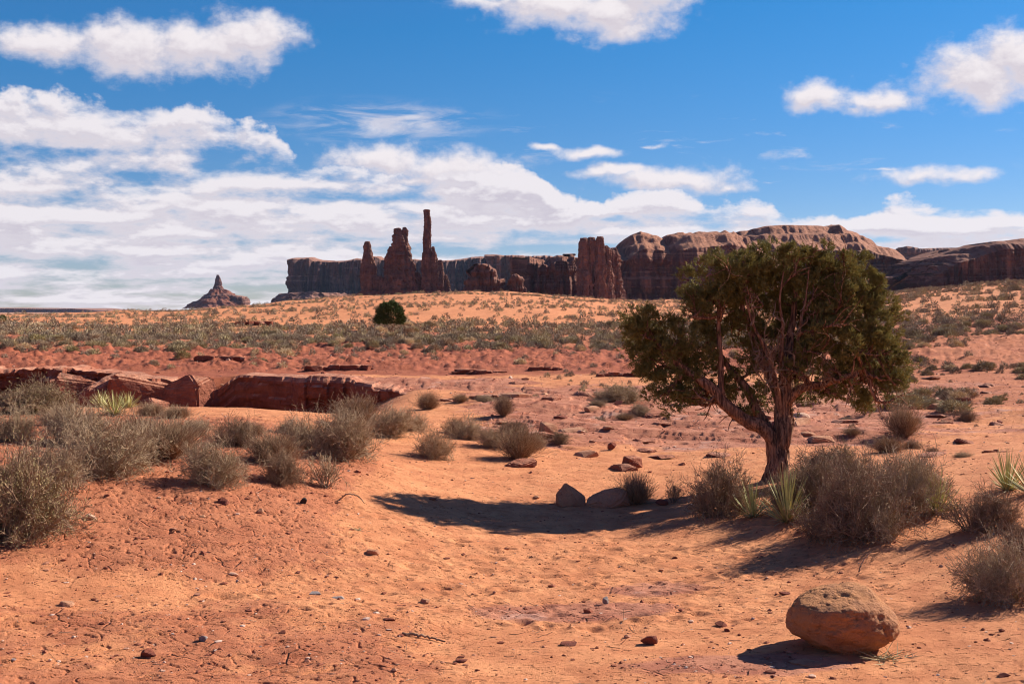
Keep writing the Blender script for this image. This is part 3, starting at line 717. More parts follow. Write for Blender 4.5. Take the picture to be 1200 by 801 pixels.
# ------------------------------------------------------------------ haze
def build_haze():
    L = 11800; z0, z1 = -62, 420
    V = np.array([(x, y, z) for z in (z0, z1) for x, y in ((-L, -L), (L, -L), (L, L), (-L, L))], float)
    fs = np.array([(0, 3, 2, 1), (4, 5, 6, 7), (0, 1, 5, 4), (1, 2, 6, 5), (2, 3, 7, 6), (3, 0, 4, 7)])
    m = bpy.data.materials.new('haze'); m.use_nodes = True; N = NT(m.node_tree); N.n.clear()
    out = N.new('ShaderNodeOutputMaterial'); p = N.new('ShaderNodeVolumePrincipled')
    p.inputs['Color'].default_value = (.52, .68, 1., 1); p.inputs['Density'].default_value = 1.0e-5; p.inputs['Anisotropy'].default_value = .2
    N.l.new(p.outputs[0], out.inputs['Volume'])
    o = link('haze', make_mesh('haze', V, [fs], m)); tag(o, 'thin blue haze over the far plain', 'haze', kind='stuff')
build_haze()

# ------------------------------------------------------------------ rocks
_ico = {}
def ico(sub):
    if sub not in _ico:
        import bmesh
        bm = bmesh.new(); bmesh.ops.create_icosphere(bm, subdivisions=sub, radius=1)
        V = np.array([v.co[:] for v in bm.verts]); Fc = np.array([[v.index for v in f.verts] for f in bm.faces]); bm.free()
        _ico[sub] = (V, Fc)
    return _ico[sub]
def rock_mesh(name, mat, seed, size, planes=14, ang_=.5, sub=5, rough=.05, flat=None, smooth=True):
    rg = np.random.RandomState(seed); V, Fc = ico(sub); V = V.copy()
    for k in range(planes):                                           # chip with random planes
        n = rg.normal(size=3); n /= np.linalg.norm(n); d = rg.uniform(1-ang_, max(.8, 1.12-ang_)); t = V@n-d; V = V-np.outer(np.maximum(t, 0), n)
    r = np.linalg.norm(V, axis=1)[:, None]; nv = V/r
    V = V*(1+rough*1.2*fbm3(V*1.3+seed, 3, seed)[:, None])+nv*(rough*fbm3(V*4.5+seed, 4, seed+2)[:, None])
    V = V/np.abs(V).max(0)*np.array(size)/2
    return make_mesh(name, V, [Fc], mat, smooth)
def put_rock(name, u, v, wpx, hpx, mat, seed, label, cat='rock', depth=1., sink=.15, group=None, **kw):
    p = ground_at(u, v); s = p[1]/F; w, h = wpx*s, hpx*s
    me = rock_mesh(name, mat, seed, (w, w*.8*depth, h*(1+sink)*1.0), **kw)
    o = link(name, me); o.location = (p[0], p[1]+w*.3*depth, p[2]+h*(1+sink)/2-h*sink-.01)
    tag(o, label, cat, group); return o

def hull_mesh(name, pts, mat, seed, cuts=5, rough=.012):
    import bmesh
    bm = bmesh.new()
    for q in pts: bm.verts.new(q)
    r_ = bmesh.ops.convex_hull(bm, input=bm.verts)
    bmesh.ops.delete(bm, geom=list({g for g in r_['geom_interior']+r_['geom_unused'] if isinstance(g, bmesh.types.BMVert)}), context='VERTS')
    bmesh.ops.bevel(bm, geom=list(bm.edges), offset=.03*float(np.ptp(np.array(pts)[:, 0])), segments=2, affect='EDGES')
    bmesh.ops.triangulate(bm, faces=list(bm.faces)); bmesh.ops.subdivide_edges(bm, edges=list(bm.edges), cuts=cuts, use_grid_fill=True)
    bmesh.ops.triangulate(bm, faces=list(bm.faces))
    V = np.array([v.co[:] for v in bm.verts]); bm.verts.index_update(); Fc = np.array([[v.index for v in f.verts] for f in bm.faces]); bm.normal_update(); Nn = np.array([v.normal[:] for v in bm.verts]); bm.free()
    sz = np.ptp(V[:, 0]); q = V/sz
    V = V+Nn*(sz*rough*(fbm3(q*4+seed, 4, seed)+1.6*np.floor(perlin3(q*np.array([2, 2, 5])+seed, seed+2)*4)/4))[:, None]
    return make_mesh(name, V, [Fc], mat, False)
def boxy(seed, w, d, h, jit=.28):
    rg = np.random.RandomState(seed); P = []
    for x in (-1, 1):
        for y in (-1, 1):
            for z in (-1, 1): P.append(np.array([x*w/2, y*d/2, z*h/2])*(1-rg.rand(3)*jit*(1.6 if z > 0 else .7)))
    P.append(np.array([rg.uniform(-.3, .3)*w, -d*.55, rg.uniform(-.2, .2)*h])); P.append(np.array([rg.uniform(-.3, .3)*w, 0, h*.56])); return P
# the big boulder
p = ground_at(985, 768)
def big_boulder():
    V, Fc = ico(6); V = V.copy(); s = p[1]/F
    # outline from the photograph, given real depth: pointed left end, flat top, overhanging foot
    pl = [((-.62, -.2, -.75), .80), ((.55, -.1, -.83), .84), ((.05, -.1, 1.), .80), ((.8, -.2, .45), .80), ((-.25, -.3, .9), .80), ((0, -1, -.35), .78), ((.35, -.9, .2), .84), ((-.5, -.85, 0), .86), ((-.3, .9, .3), .85), ((.5, .85, .1), .85), ((.28, -.45, .85), .83)]
    for n, d in pl:
        n = np.array(n, float); n /= np.linalg.norm(n); t = V@n-d; V = V-np.outer(np.maximum(t, 0)*.72, n)
    nv = V/np.linalg.norm(V, axis=1)[:, None]
    V = V+nv*(.07*fbm3(V*1.4+3, 3, 8)+.026*fbm3(V*5, 5, 12))[:, None]
    rd_ = 1-np.abs(fbm3(V*np.array([1.2, 1.2, 2.6])+4, 3, 19)); V = V-nv*(.035*sstep(.93, 1., rd_))[:, None]
    lay = np.round(fbm3(V*1.8+7, 3, 23)*5)/5; V = V+nv*(.03*lay)[:, None]
    # a cleft at the right front and pitted flakes
    c = np.abs(V[:, 0]-.52+.12*perlin3(V*3, 4)+.2*V[:, 2]); V = V-nv*(.06*np.exp(-(c/.035)**2)*sstep(.35, -.2, V[:, 2])*sstep(.1, -.3, V[:, 1]))[:, None]
    q = fbm3(V*3.2+9, 4, 15); V = V-nv*(.014*sstep(.1, .3, q))[:, None]
    mn, mx = V.min(0), V.max(0); V = (V-(mn+mx)/2)/(mx-mn)*np.array([138*s, 112*s, 82*s])
    o = link('boulder', make_mesh('boulder', V, [Fc], M['boulder'], True))
    o.location = (p[0]+13*s, p[1]+.26, p[2]+82*s/2-.075); o.rotation_euler = (0, R(-2), R(4))
    tag(o, 'large rounded tan boulder resting on the sand at the lower right', 'boulder')
big_boulder()

p = ground_at(666, 591); s = p[1]/F
o = link('rock', hull_mesh('rock', [np.array(q)*s for q in [(-19, -2, 18), (-6, -6, 35), (-1, 8, 33), (21, -6, 13), (16, -15, -3), (-15, -9, -3), (-12, 12, 0), (14, 14, 0), (26, 2, 4), (5, -16, 4)]], M['rock_tan'], 5)); o.location = p; o.rotation_euler = (0, 0, R(26)); o.scale = (.95, .9, .78)
tag(o, 'pointed angular tan rock at the edge of the tree shadow', 'rock')
p = ground_at(712, 594); s = p[1]/F
o = link('rock', hull_mesh('rock', [np.array(q)*s for q in [(-27, -4, 0), (-21, 4, 11), (-8, -2, 18), (10, 2, 23), (24, 2, 20), (30, 0, 0), (2, -16, 2), (16, -14, 7), (-12, -12, 6), (0, 18, 17), (20, 18, 3), (-18, 16, 3), (0, -14, -4)]], M['rock_tan'], 9, 6, .02)); o.location = p+[0, .15, 0]
tag(o, 'broad rounded brown rock between the pointed rock and a round bush', 'rock')
for (u, v, w, h, mt, sd_, lab) in [(741, 547, 21, 15, 'ledge', 14, 'small squarish orange rock on the flat left of the juniper trunk'), (643, 508, 22, 15, 'rock_tan', 17, 'blocky tan rock right of the small tan bushes in the middle')]:
    p = ground_at(u, v); s = p[1]/F; o = link('rock', hull_mesh('rock', boxy(sd_, w*s, w*s*.9, h*s), M[mt], sd_)); o.location = p+[0, 0, h*s*.38]; o.rotation_euler = (0, .1, .5); tag(o, lab, 'rock')
put_rock('rock', 657, 491, 17, 5, M['rock_red'], 19, 'flat dark red slab lying behind the blocky tan rock', planes=8, ang_=.4)
put_rock('rock', 718, 527, 12, 9, M['rock_red'], 23, 'small dark jagged rock on the pinkish rock flat', planes=8, ang_=.6)
put_rock('rock', 378, 444, 10, 8, M['rock_red'], 27, 'small red block sitting on top of the rock ledge', planes=8, ang_=.5)
put_rock('rock', 939, 493, 24, 9, M['rock_pale'], 31, 'pale flat rock on the flat right behind the juniper trunk', planes=8, ang_=.4)
put_rock('rock', 946, 511, 22, 6, M['rock_tan'], 33, 'low dark tan rock just right of the juniper trunk', planes=8, ang_=.4)
put_rock('rock', 962, 474, 14, 6, M['rock_tan'], 37, 'small rounded tan rock under the right side of the crown', planes=8, ang_=.4)
SG = 'stones lying loose on the sand'
stones = [ # u, v, w, h, mat, label
 (355, 592, 9, 8, 'rock_black', 'small round black stone on the left sand bank'),
 (105, 608, 13, 7, 'rock_pale', 'cream white flat stone on the left red bank'),
 (260, 592, 16, 8, 'rock_red', 'dark red stone below the bushes on the left bank'),
 (303, 600, 11, 7, 'rock_tan', 'small pinkish stone left of the round black stone'),
 (237, 607, 8, 4, 'rock_tan', 'tiny pink chip below the dark red stone on the bank'),
 (272, 675, 14, 5, 'rock_pale', 'white flaky stone alone in the middle of the sandy wash'),
 (76, 710, 18, 7, 'rock_tan', 'flat pink stone on the sand at the far left'),
 (173, 772, 20, 12, 'rock_red', 'dark red lump in the lower left corner area'),
 (237, 752, 12, 8, 'rock_grey', 'small grey stone right of the dark red lump'),
 (437, 650, 17, 9, 'rock_tan', 'striped tan stone low in the wash before the tree shadow'),
 (709, 708, 9, 10, 'rock_grey', 'small upright grey stone on the pale rock patch'),
 (762, 756, 22, 12, 'rock_red', 'dark jagged red stone left of the boulder by two lengths'),
 (847, 735, 17, 7, 'rock_red', 'dark red stone pair piece just left of the boulder'),
 (852, 740, 7, 5, 'rock_red', 'tiny dark chip touching the stone left of the boulder'),
 (920, 699, 14, 5, 'rock_red', 'flat dark chip on the sand above the boulder'),
 (666, 757, 22, 5, 'rock_red', 'flat dark red flake in the lower middle sand'),
 (944, 779, 46, 5, 'rock_tan', 'thin flat pinkish slab in the boulder shadow'),
 (498, 706, 12, 8, 'rock_tan', 'small triangular tan stone near the centre of the lower sand'),
 (456, 728, 14, 4, 'rock_red', 'low dark stone on the sandy hump below the wash'),
 (369, 697, 14, 6, 'rock_grey', 'dark grey stone on the crest of the sandy hump'),
 (397, 704, 16, 6, 'rock_grey', 'second dark grey stone on the hump crest'),
 (725, 475, 12, 6, 'rock_tan', 'small tan stone beside the green bush left of the juniper'),
 (680, 507, 12, 4, 'rock_pale', 'small pale stone right of the blocky tan rock'),
 (712, 505, 14, 5, 'rock_tan', 'low pale brown stone left of the juniper crown foot'),
 (695, 518, 9, 4, 'rock_tan', 'little pinkish stone left of the dark jagged rock'),
 (775, 592, 18, 9, 'rock_red', 'dark red stone under the bushes left of the trunk'),
 (1172, 497, 9, 7, 'rock_red', 'small dark round rock on the right hillside flat'),
 (1014, 541, 12, 5, 'rock_tan', 'small tan stone behind the large bush mass'),
 (800, 545, 10, 4, 'rock_tan', 'little brown stone between the square rock and the trunk'),
 (628, 585, 10, 4, 'rock_tan', 'small flat stone in front of the pointed rock'),
 (470, 748, 9, 4, 'rock_red', 'dark pebble left of the stick in the lower sand'),
 (540, 776, 16, 5, 'rock_red', 'dark cracked clod at the bottom edge left of centre'),
 (330, 742, 9, 5, 'rock_red', 'small clod right of the grey stone in the lower left'),
]
for i, (u, v, w, h, mt, lab) in enumerate(stones):
    put_rock('stone', u, v, w, h, M[mt], 100+i, lab, 'stone', group=SG, planes=11, ang_=.55, sub=3, rough=.03, smooth=False)

# pebbles and clods nobody would count
def scatter_gravel():
    rg = np.random.RandomState(5); V0, F0 = ico(1); parts = []
    n = 26000; v = 360+F*2.6/np.exp(rg.uniform(math.log(8.0), math.log(62), n)); d = F*2.6/(v-360); u = rg.uniform(-60, 1260, n)
    X = (u-600)/F*d; red, rock, far = zones(X, d); keep = rg.rand(n) < .25+.75*np.clip(red+rock*.7, 0, 1); X, d = X[keep], d[keep]
    Z = H(X, d); n = len(X); s = np.exp(rg.normal(-5.15, .55, n))*(1+d/30)
    A = rg.uniform(0, 6.28, n); S = np.stack([s*rg.uniform(.7, 1.5, n), s*rg.uniform(.7, 1.3, n), s*rg.uniform(.35, .7, n)], -1)
    V = V0[None]*(1+.25*rg.normal(size=(n, len(V0), 1)))*S[:, None]
    c, s_ = np.cos(A)[:, None], np.sin(A)[:, None]
    V = np.stack([V[..., 0]*c-V[..., 1]*s_, V[..., 0]*s_+V[..., 1]*c, V[..., 2]], -1)+np.stack([X, d, Z+S[:, 2]*.2], -1)[:, None]
    
    Fq = (F0[None]+(np.arange(n)*len(V0))[:, None, None]).reshape(-1, 3)
    m, N, b = mat_base('gravel'); g = N.new('ShaderNodeNewGeometry')
    cr = N.new('ShaderNodeValToRGB'); N.put(cr.inputs[0], g.outputs['Random Per Island'])
    for k, (pos, col) in enumerate([(0, (.17, .05, .03)), (.45, (.28, .09, .05)), (.8, (.42, .19, .11)), (.95, (.6, .42, .32))]):
        e = cr.color_ramp.elements[k] if k < 2 else cr.color_ramp.elements.new(pos); e.position = pos; e.color = (*col, 1)
    N.put(b.inputs[0], cr.outputs[0])
    tag(link('gravel', make_mesh('gravel', V.reshape(-1, 3), [Fq], m)), 'fine red gravel and clods strewn over the ground', 'gravel', kind='stuff')
scatter_gravel()

def slabs():
    rg = np.random.RandomState(44); names = [('reddish', M['ledge']), ('tan', M['rock_tan'])]
    for k in range(46):
        d = rg.uniform(19, 40); u = rg.uniform(560, 1180); x = (u-600)/F*d; w = rg.uniform(.25, .8)*(.6+d/60); h = w*rg.uniform(.1, .28)
        nm, mt = names[0 if rg.rand() < .7 else 1]
        o = link('flat_rock', hull_mesh('flat_rock', boxy(600+k, w, w*rg.uniform(.5, .9), h, .4), mt, 600+k, 3, .012)); o.location = (x, d, float(H(np.array([x]), np.array([d]))[0])+h*.2); o.rotation_euler = (rg.normal()*.08, rg.normal()*.08, rg.uniform(0, 6.28))
        wh = 'left of the juniper' if u < 850 else 'behind and right of the juniper'
        tag(o, f'thin broken {nm} flat rock lying on the rocky flat {wh}', 'rock', f'broken {nm} flat rocks on the flat {wh}')
slabs()

# ------------------------------------------------------------------ ledge along the gully
def build_ledge():
    def strip(name, x0, x1, mat, seed, label, over=.35, blocky=1., lift=.0):
        n = int((x1-x0)/.07); xs = np.linspace(x0, x1, n); ys = np.interp(xs, LX, LY)
        k = np.array([1, 2, 3, 2, 1])/9; ys = np.convolve(np.pad(ys, 2, 'edge'), k, 'valid')
        jag = .55*fbm2(xs/1.6, xs*0+seed, 3, seed)*blocky+.35*np.floor(2.2*perlin2(xs/2.3, xs*0+seed+.5, seed+1))*blocky*.5
        e = np.minimum(sstep(x0, x0+.9, xs), sstep(x1, x1-1.5, xs))
        top = H(xs, ys+2.2, False)+.06+lift
        fl = H(xs, ys-.9, False)-.35
        rows = []
        prof = [(0., .55), (.12, .5), (.3, .28), (.45, .10), (.6, -.02), (.75, -.10), (.88, -.12), (.95, -.08), (1., .02)]
        for t, back in [(tt, np.interp(tt, [a_[0] for a_ in prof], [a_[1] for a_ in prof])) for tt in np.linspace(0, 1, 34)]:
            z = fl+(top-fl)*t; P = np.stack([xs, ys+jag, z], -1)
            st = fbm3(np.stack([xs*.25, z*0, z*3.2], -1), 3, seed+5)*.22+fbm3(np.stack([xs*.9, ys*0, z*.9], -1), 4, seed+8)*.26
            bl = np.floor(perlin2(xs*.9+.3*np.floor(z*1.6), np.floor(z*2.2+.3*perlin2(xs*.4, xs*0, 5))*3.7, seed+12)*3.5)*.10; st = st+bl
            P[:, 1] += back*over*2-st*blocky; rows.append(P)
        for q in (.15, .4, .8, 1.4, 2.2, 3.2):
            z = top+.035*fbm2(xs/1.1, xs*0+q*1.7, 3, seed+9)-(.20 if q > 3 else 0)-.02*q
            rows.append(np.stack([xs, ys+jag*(1-q/4)+q, z], -1))
        V = np.stack(rows); c = V.mean(1, keepdims=True)
        # ends drop into the ground
        V[:, :, 2] -= (1-e)*.5
        nr = V.shape[0]
        loop = V[::-1]
        back = V[-1].copy(); back[:, 2] -= 2.2; front = V[0].copy(); front[:, 2] -= .3
        A = np.concatenate([front[None], V, back[None]], 0); nr = A.shape[0]
        o = link(name, make_mesh(name, A.reshape(-1, 3), [grid_faces(nr, n)], mat, False))
        f1 = [[i*n for i in range(nr)][::-1]]; tag(o, label, 'rock ledge'); return o
    strip('rock_ledge', -10.3, -1.7, M['ledge'], 3, 'overhanging dark red rock ledge above the gully with deep shade below', over=.75, blocky=.6, lift=.04)
    strip('rock_ledge', -34, -10.6, M['ledge'], 6, 'broken low red rock ledge at the left edge of the gully', over=.25, blocky=1.)
    for (x, y, w, h, d_, s, rz, lab) in [(-12.6, 41.0, 2.3, 1.1, 1.0, 41, .3, 'large tilted sunlit red block left of the overhanging ledge'),
                                  (-11.2, 41.1, 1.7, 1.2, 1.1, 45, -.4, 'red block wedged against the overhanging ledge'),
                                  (-14.0, 40.9, 1.9, .8, .9, 49, .8, 'low red block leaning at the left of the tilted block'),
                                  (-15.4, 42.3, 1.7, .85, .9, 53, .2, 'leftmost fallen red block below the broken ledge'),
                                  (-11.9, 39.6, .9, .5, .7, 57, 1.2, 'small red block fallen in front of the wedged block')]:
        me = hull_mesh('fallen_block', boxy(s, w*1.15, d_*1.2, h*1.25, .33), M['ledge'], s, 6, .02)
        o = link('fallen_block', me); o.location = (x, y, -h*.5+.06 if h > .6 else -.75); o.rotation_euler = (.25*math.sin(s), .3*math.cos(s*2), rz)
        tag(o, lab, 'rock', 'fallen blocks beside the ledge')
build_ledge()
def low_outcrop(x, d, w, h, seed, lab):
    rg = np.random.RandomState(seed); parts = []; m = 9
    for k in range(m):
        V, Fc = ico(3); V = V.copy()
        for q in range(10):
            n = rg.normal(size=3); n[2] *= .5; n /= np.linalg.norm(n); t = V@n-rg.uniform(.35, .6); V = V-np.outer(np.maximum(t, 0), n)
        V[:, 2] = np.clip(V[:, 2], -1, .35)
        V = V*(1+.05*fbm3(V*4+k, 3, seed)[:, None])*np.array([w*rg.uniform(.12, .28), w*rg.uniform(.1, .2), h*rg.uniform(.5, 1.3)])
        V += [w*(k/(m-1)-.5)*.85, rg.normal()*w*.06, 0]; parts.append((V, Fc))
    V, q = join(parts); o = link('rock_outcrop', make_mesh('rock_outcrop', V, q, M['ledge'], False)); o.location = (x, d, float(H(np.array([x]), np.array([d]))[0])); tag(o, lab, 'outcrop')
for u, v, wpx, hpx, s, lab in [(735, 441, 74, 12, 61, 'long low red outcrop under the left edge of the juniper crown'), (295, 381, 50, 8, 63, 'small flat red outcrop on the orange dune at the left'),
                               (60, 383, 40, 5, 64, 'thin red outcrop on the dune at the far left'), (262, 421, 60, 7, 65, 'low cracked red outcrop on the red slope above the ledge'),
                               (400, 432, 70, 8, 66, 'low rubbly outcrop at the foot of the red slope'), (560, 437, 60, 7, 67, 'small rubbly outcrop right of centre on the red slope'), (640, 433, 36, 6, 68, 'tiny dark outcrop at the foot of the slope in the middle'),
                               (1165, 530, 30, 5, 69, 'thin rock plate on the right hand flat'), (770, 421, 40, 6, 70, 'narrow red outcrop on the slope beside the crown'),
                               (520, 470, 50, 6, 71, 'thin dark edged rock plate at the right end of the gully'), (575, 466, 46, 5, 72, 'second thin rock plate right of the gully')]:
    g = ground_at(u, v)
    if g is not None: low_outcrop(g[0], g[1], wpx*g[1]/F, hpx*g[1]/F*1.5, s, lab)

# ------------------------------------------------------------------ shrubs
def grow(P, Rd, nper, lf, spread, rng, k=4, up=.15, rf=.6):
    """children of branches P (N,K,3)"""
    N, K, _ = P.shape; idx = np.repeat(np.arange(N), nper); n = len(idx)
    t = rng.uniform(.25, 1., n)*(K-1); i = np.minimum(t.astype(int), K-2); f = (t-i)[:, None]
    B = P[idx, i]*(1-f)+P[idx, i+1]*f; D = P[idx, i+1]-P[idx, i]; D /= np.linalg.norm(D, axis=1)[:, None]+1e-9
    L = np.linalg.norm(P[idx, -1]-P[idx, 0], axis=1)*lf*rng.uniform(.5, 1.2, n)
    D = D+rng.normal(size=(n, 3))*spread; D[:, 2] += up; D /= np.linalg.norm(D, axis=1)[:, None]
    r0 = Rd[idx, i]*rf
    return walk(B, D, L, r0, k, rng, .22)
def walk(B, D, L, r0, k, rng, wig, tip=.35):
    n = len(B); pts = [B]; d = D.copy()
    for j in range(k-1):
        d = d+rng.normal(size=(n, 3))*wig; d /= np.linalg.norm(d, axis=1)[:, None]; pts.append(pts[-1]+d*(L/(k-1))[:, None])
    P = np.stack(pts, 1); Rr = r0[:, None]*np.linspace(1, tip, k)[None]; return P, Rr
def hemi(n, rng, flat=.25, top=1.):
    th = rng.uniform(0, 2*np.pi, n); el = np.arcsin(rng.uniform(flat, top, n)); return np.stack([np.cos(th)*np.cos(el), np.sin(th)*np.cos(el), np.sin(el)], -1)

def bramble(seed, stems=46, c1=5, c2=4, leaves=5200, wid=.75, twig='twig_grey', leaf='leaf_grey', tr=.0062, flat=.02, lsz=.020, c3=4):
    rng = np.random.RandomState(seed); n = stems
    D = hemi(n, rng, flat); D[:, :2] *= wid*1.25; B = np.c_[rng.normal(size=(n, 2))*.07, np.zeros(n)-.03]
    ln = .62*rng.uniform(.7, 1.1, n)/np.maximum(.75, 1)
    D /= np.linalg.norm(D, axis=1)[:, None]
    P0, R0 = walk(B, D, ln, np.full(n, tr*2.2), 5, rng, .16, .5)
    P1, R1 = grow(P0, R0, c1, .62, .5, rng, 4, .1, .62); R1 = np.maximum(R1, tr*.55)
    P2, R2 = grow(P1, R1, c2, .62, .6, rng, 3, .1, .6); R2 = np.full_like(R2, tr*.42)
    P3, R3 = grow(P2, R2, c3, .75, .8, rng, 3, .15, 1.); R3 = np.full_like(R3, tr*.34)
    V, q = join([tubes(P0, R0, 4), tubes(P1, R1, 3), tubes(P2, R2, 3), tubes(P3, R3, 3)]); P2 = P3
    # leaf flecks on outer twigs
    idx = rng.randint(0, len(P2), leaves); t = rng.rand(leaves)[:, None]*1.0; i = rng.randint(0, 2, leaves)
    Bp = P2[idx, i]*(1-t)+P2[idx, i+1]*t; Dl = rng.normal(size=(leaves, 3))*.8+(P2[idx, 2]-P2[idx, 0])*6; Dl[:, 2] += .4; Dl /= np.linalg.norm(Dl, axis=1)[:, None]
    LV, lq = blades(Bp, Dl, rng.uniform(.6, 1.4, leaves)*lsz, rng.uniform(.6, 1.2, leaves)*lsz*.42, rng, .2, 1)
    zt = np.percentile(V[:, 2], 99); s = 1/zt
    a = make_mesh('stems', V*s, q, M[twig]); b = make_mesh('foliage', LV*s, [lq], M[leaf])
    w = (np.percentile(V[:, 0], 98)-np.percentile(V[:, 0], 2))*s
    return (a, b, w)
def broom(seed, n=900, leaf='leaf_tan', twig='twig_brown', spread=.55, width=.012, forks=2):
    n *= 2
    rng = np.random.RandomState(seed)
    D = hemi(n//3, rng, .45); B = np.c_[rng.normal(size=(n//3, 2))*.08, np.zeros(n//3)-.02]
    D[:, :2] *= spread*1.6; D /= np.linalg.norm(D, axis=1)[:, None]
    P0, R0 = walk(B, D, rng.uniform(.5, .85, n//3), np.full(n//3, .005), 4, rng, .17, .6)
    P1, R1 = grow(P0, R0, forks+1, .7, .22, rng, 3, .35, .8); R1 = np.full_like(R1, .0030)
    V, q = join([tubes(P0, R0, 3), tubes(P1, R1, 3)])
    m = n*4; idx = rng.randint(0, len(P1), m); t = rng.rand(m)[:, None]
    Bp = P1[idx, 1]*(1-t)+P1[idx, 2]*t; Dl = (P1[idx, 2]-P1[idx, 0]); Dl /= np.linalg.norm(Dl, axis=1)[:, None]+1e-9; Dl = Dl+rng.normal(size=(m, 3))*.25; Dl[:, 2] += .25; Dl /= np.linalg.norm(Dl, axis=1)[:, None]
    LV, lq = blades(Bp, Dl, rng.uniform(.03, .09, m), np.full(m, width*.42), rng, .3, 1)
    s = 1/np.percentile(LV[:, 2], 99)
    a = make_mesh('stems', V*s, q, M[twig]); b = make_mesh('foliage', LV*s, [lq], M[leaf])
    return (a, b, (np.percentile(LV[:, 0], 98)-np.percentile(LV[:, 0], 2))*s)
def yucca_proto(seed, n=95):
    rng = np.random.RandomState(seed); D = hemi(n, rng, .22); D[:, :2] *= 1.0; D /= np.linalg.norm(D, axis=1)[:, None]
    B = D*.05; side = np.tile([0, 0, 1.], (n, 1))+rng.normal(size=(n, 3))*.35
    V, q = blades(B, D, rng.uniform(.75, 1.05, n), rng.uniform(.03, .048, n), rng, .12, 3, side)
    m = 45; D2 = hemi(m, rng, -.1, .25); side = np.tile([0, 0, 1.], (m, 1))+rng.normal(size=(m, 3))*.3
    V2, q2 = blades(D2*.05+[0, 0, .04], D2, rng.uniform(.5, .85, m), rng.uniform(.025, .04, m), rng, .35, 3, side)
    return (make_mesh('blades', V, [q], M['yucca']), make_mesh('dead_blades', V2, [q2], M['yucca_dry']), 1.7)

PRO = {
 'bramble': [bramble(1, 60, 6, 5, 9000), bramble(2, 66, 6, 5, 9000), bramble(3, 56, 6, 5, 9000, wid=.9)],
 'dark': [bramble(11, 60, 6, 5, 11000, .7, 'twig_brown', 'leaf_dark'), bramble(12, 56, 6, 5, 11000, .8, 'twig_brown', 'leaf_dark')],
 'sparse': [bramble(21, 15, 5, 4, 1500, .6, 'twig_brown', 'leaf_dark', .009, .3), bramble(22, 18, 4, 4, 1700, .6, 'twig_grey', 'leaf_grey', .009, .3)],
 'tan': [broom(31), broom(32, 1100)],
 'olive': [broom(41, 1300, 'leaf_olive', 'twig_grey', .7, .014), broom(42, 1000, 'leaf_olive', 'twig_grey', .5, .012)],
 'thicket': [bramble(71, 80, 6, 5, 15000, .7, 'twig_brown', 'leaf_olive', lsz=.03), bramble(72, 70, 6, 5, 13000, .7, 'twig_grey', 'leaf_olive', lsz=.026)],
 'brown': [broom(51, 1000, 'leaf_dark', 'twig_brown', .6)],
 'yucca': [yucca_proto(61), yucca_proto(62, 75)],
}
PARTN = {'yucca': ('blades', 'dead_blades')}
CATN = {'bramble': ('sagebrush', 'shrub'), 'dark': ('thorn_bush', 'shrub'), 'sparse': ('bare_bush', 'shrub'), 'thicket': ('brush', 'shrub'), 'tan': ('dry_shrub', 'shrub'), 'olive': ('broom_shrub', 'shrub'), 'brown': ('dry_shrub', 'shrub'), 'yucca': ('yucca', 'yucca')}
placed = []
def shrub(kind, i, X, Y, z, w, h, label, group, rz=0):
    a, b, pw = PRO[kind][i % len(PRO[kind])]; nm, cat = CATN[kind]
    r_ = empty(nm, (X, Y, z), rz); tag(r_, label, cat, group)
    pn = PARTN.get(kind, ('stems', 'foliage'))
    for me, n_ in ((a, pn[0]), (b, pn[1])): link(n_, me, r_)
    r_.scale = (w/pw, w/pw, h); placed.append((X, Y, w)); return r_
L = 'bushes along the left bank'; RG = 'bushes around the foot of the juniper'; MD = 'small bushes on the flat in the middle'; RH = 'bushes on the right slope'
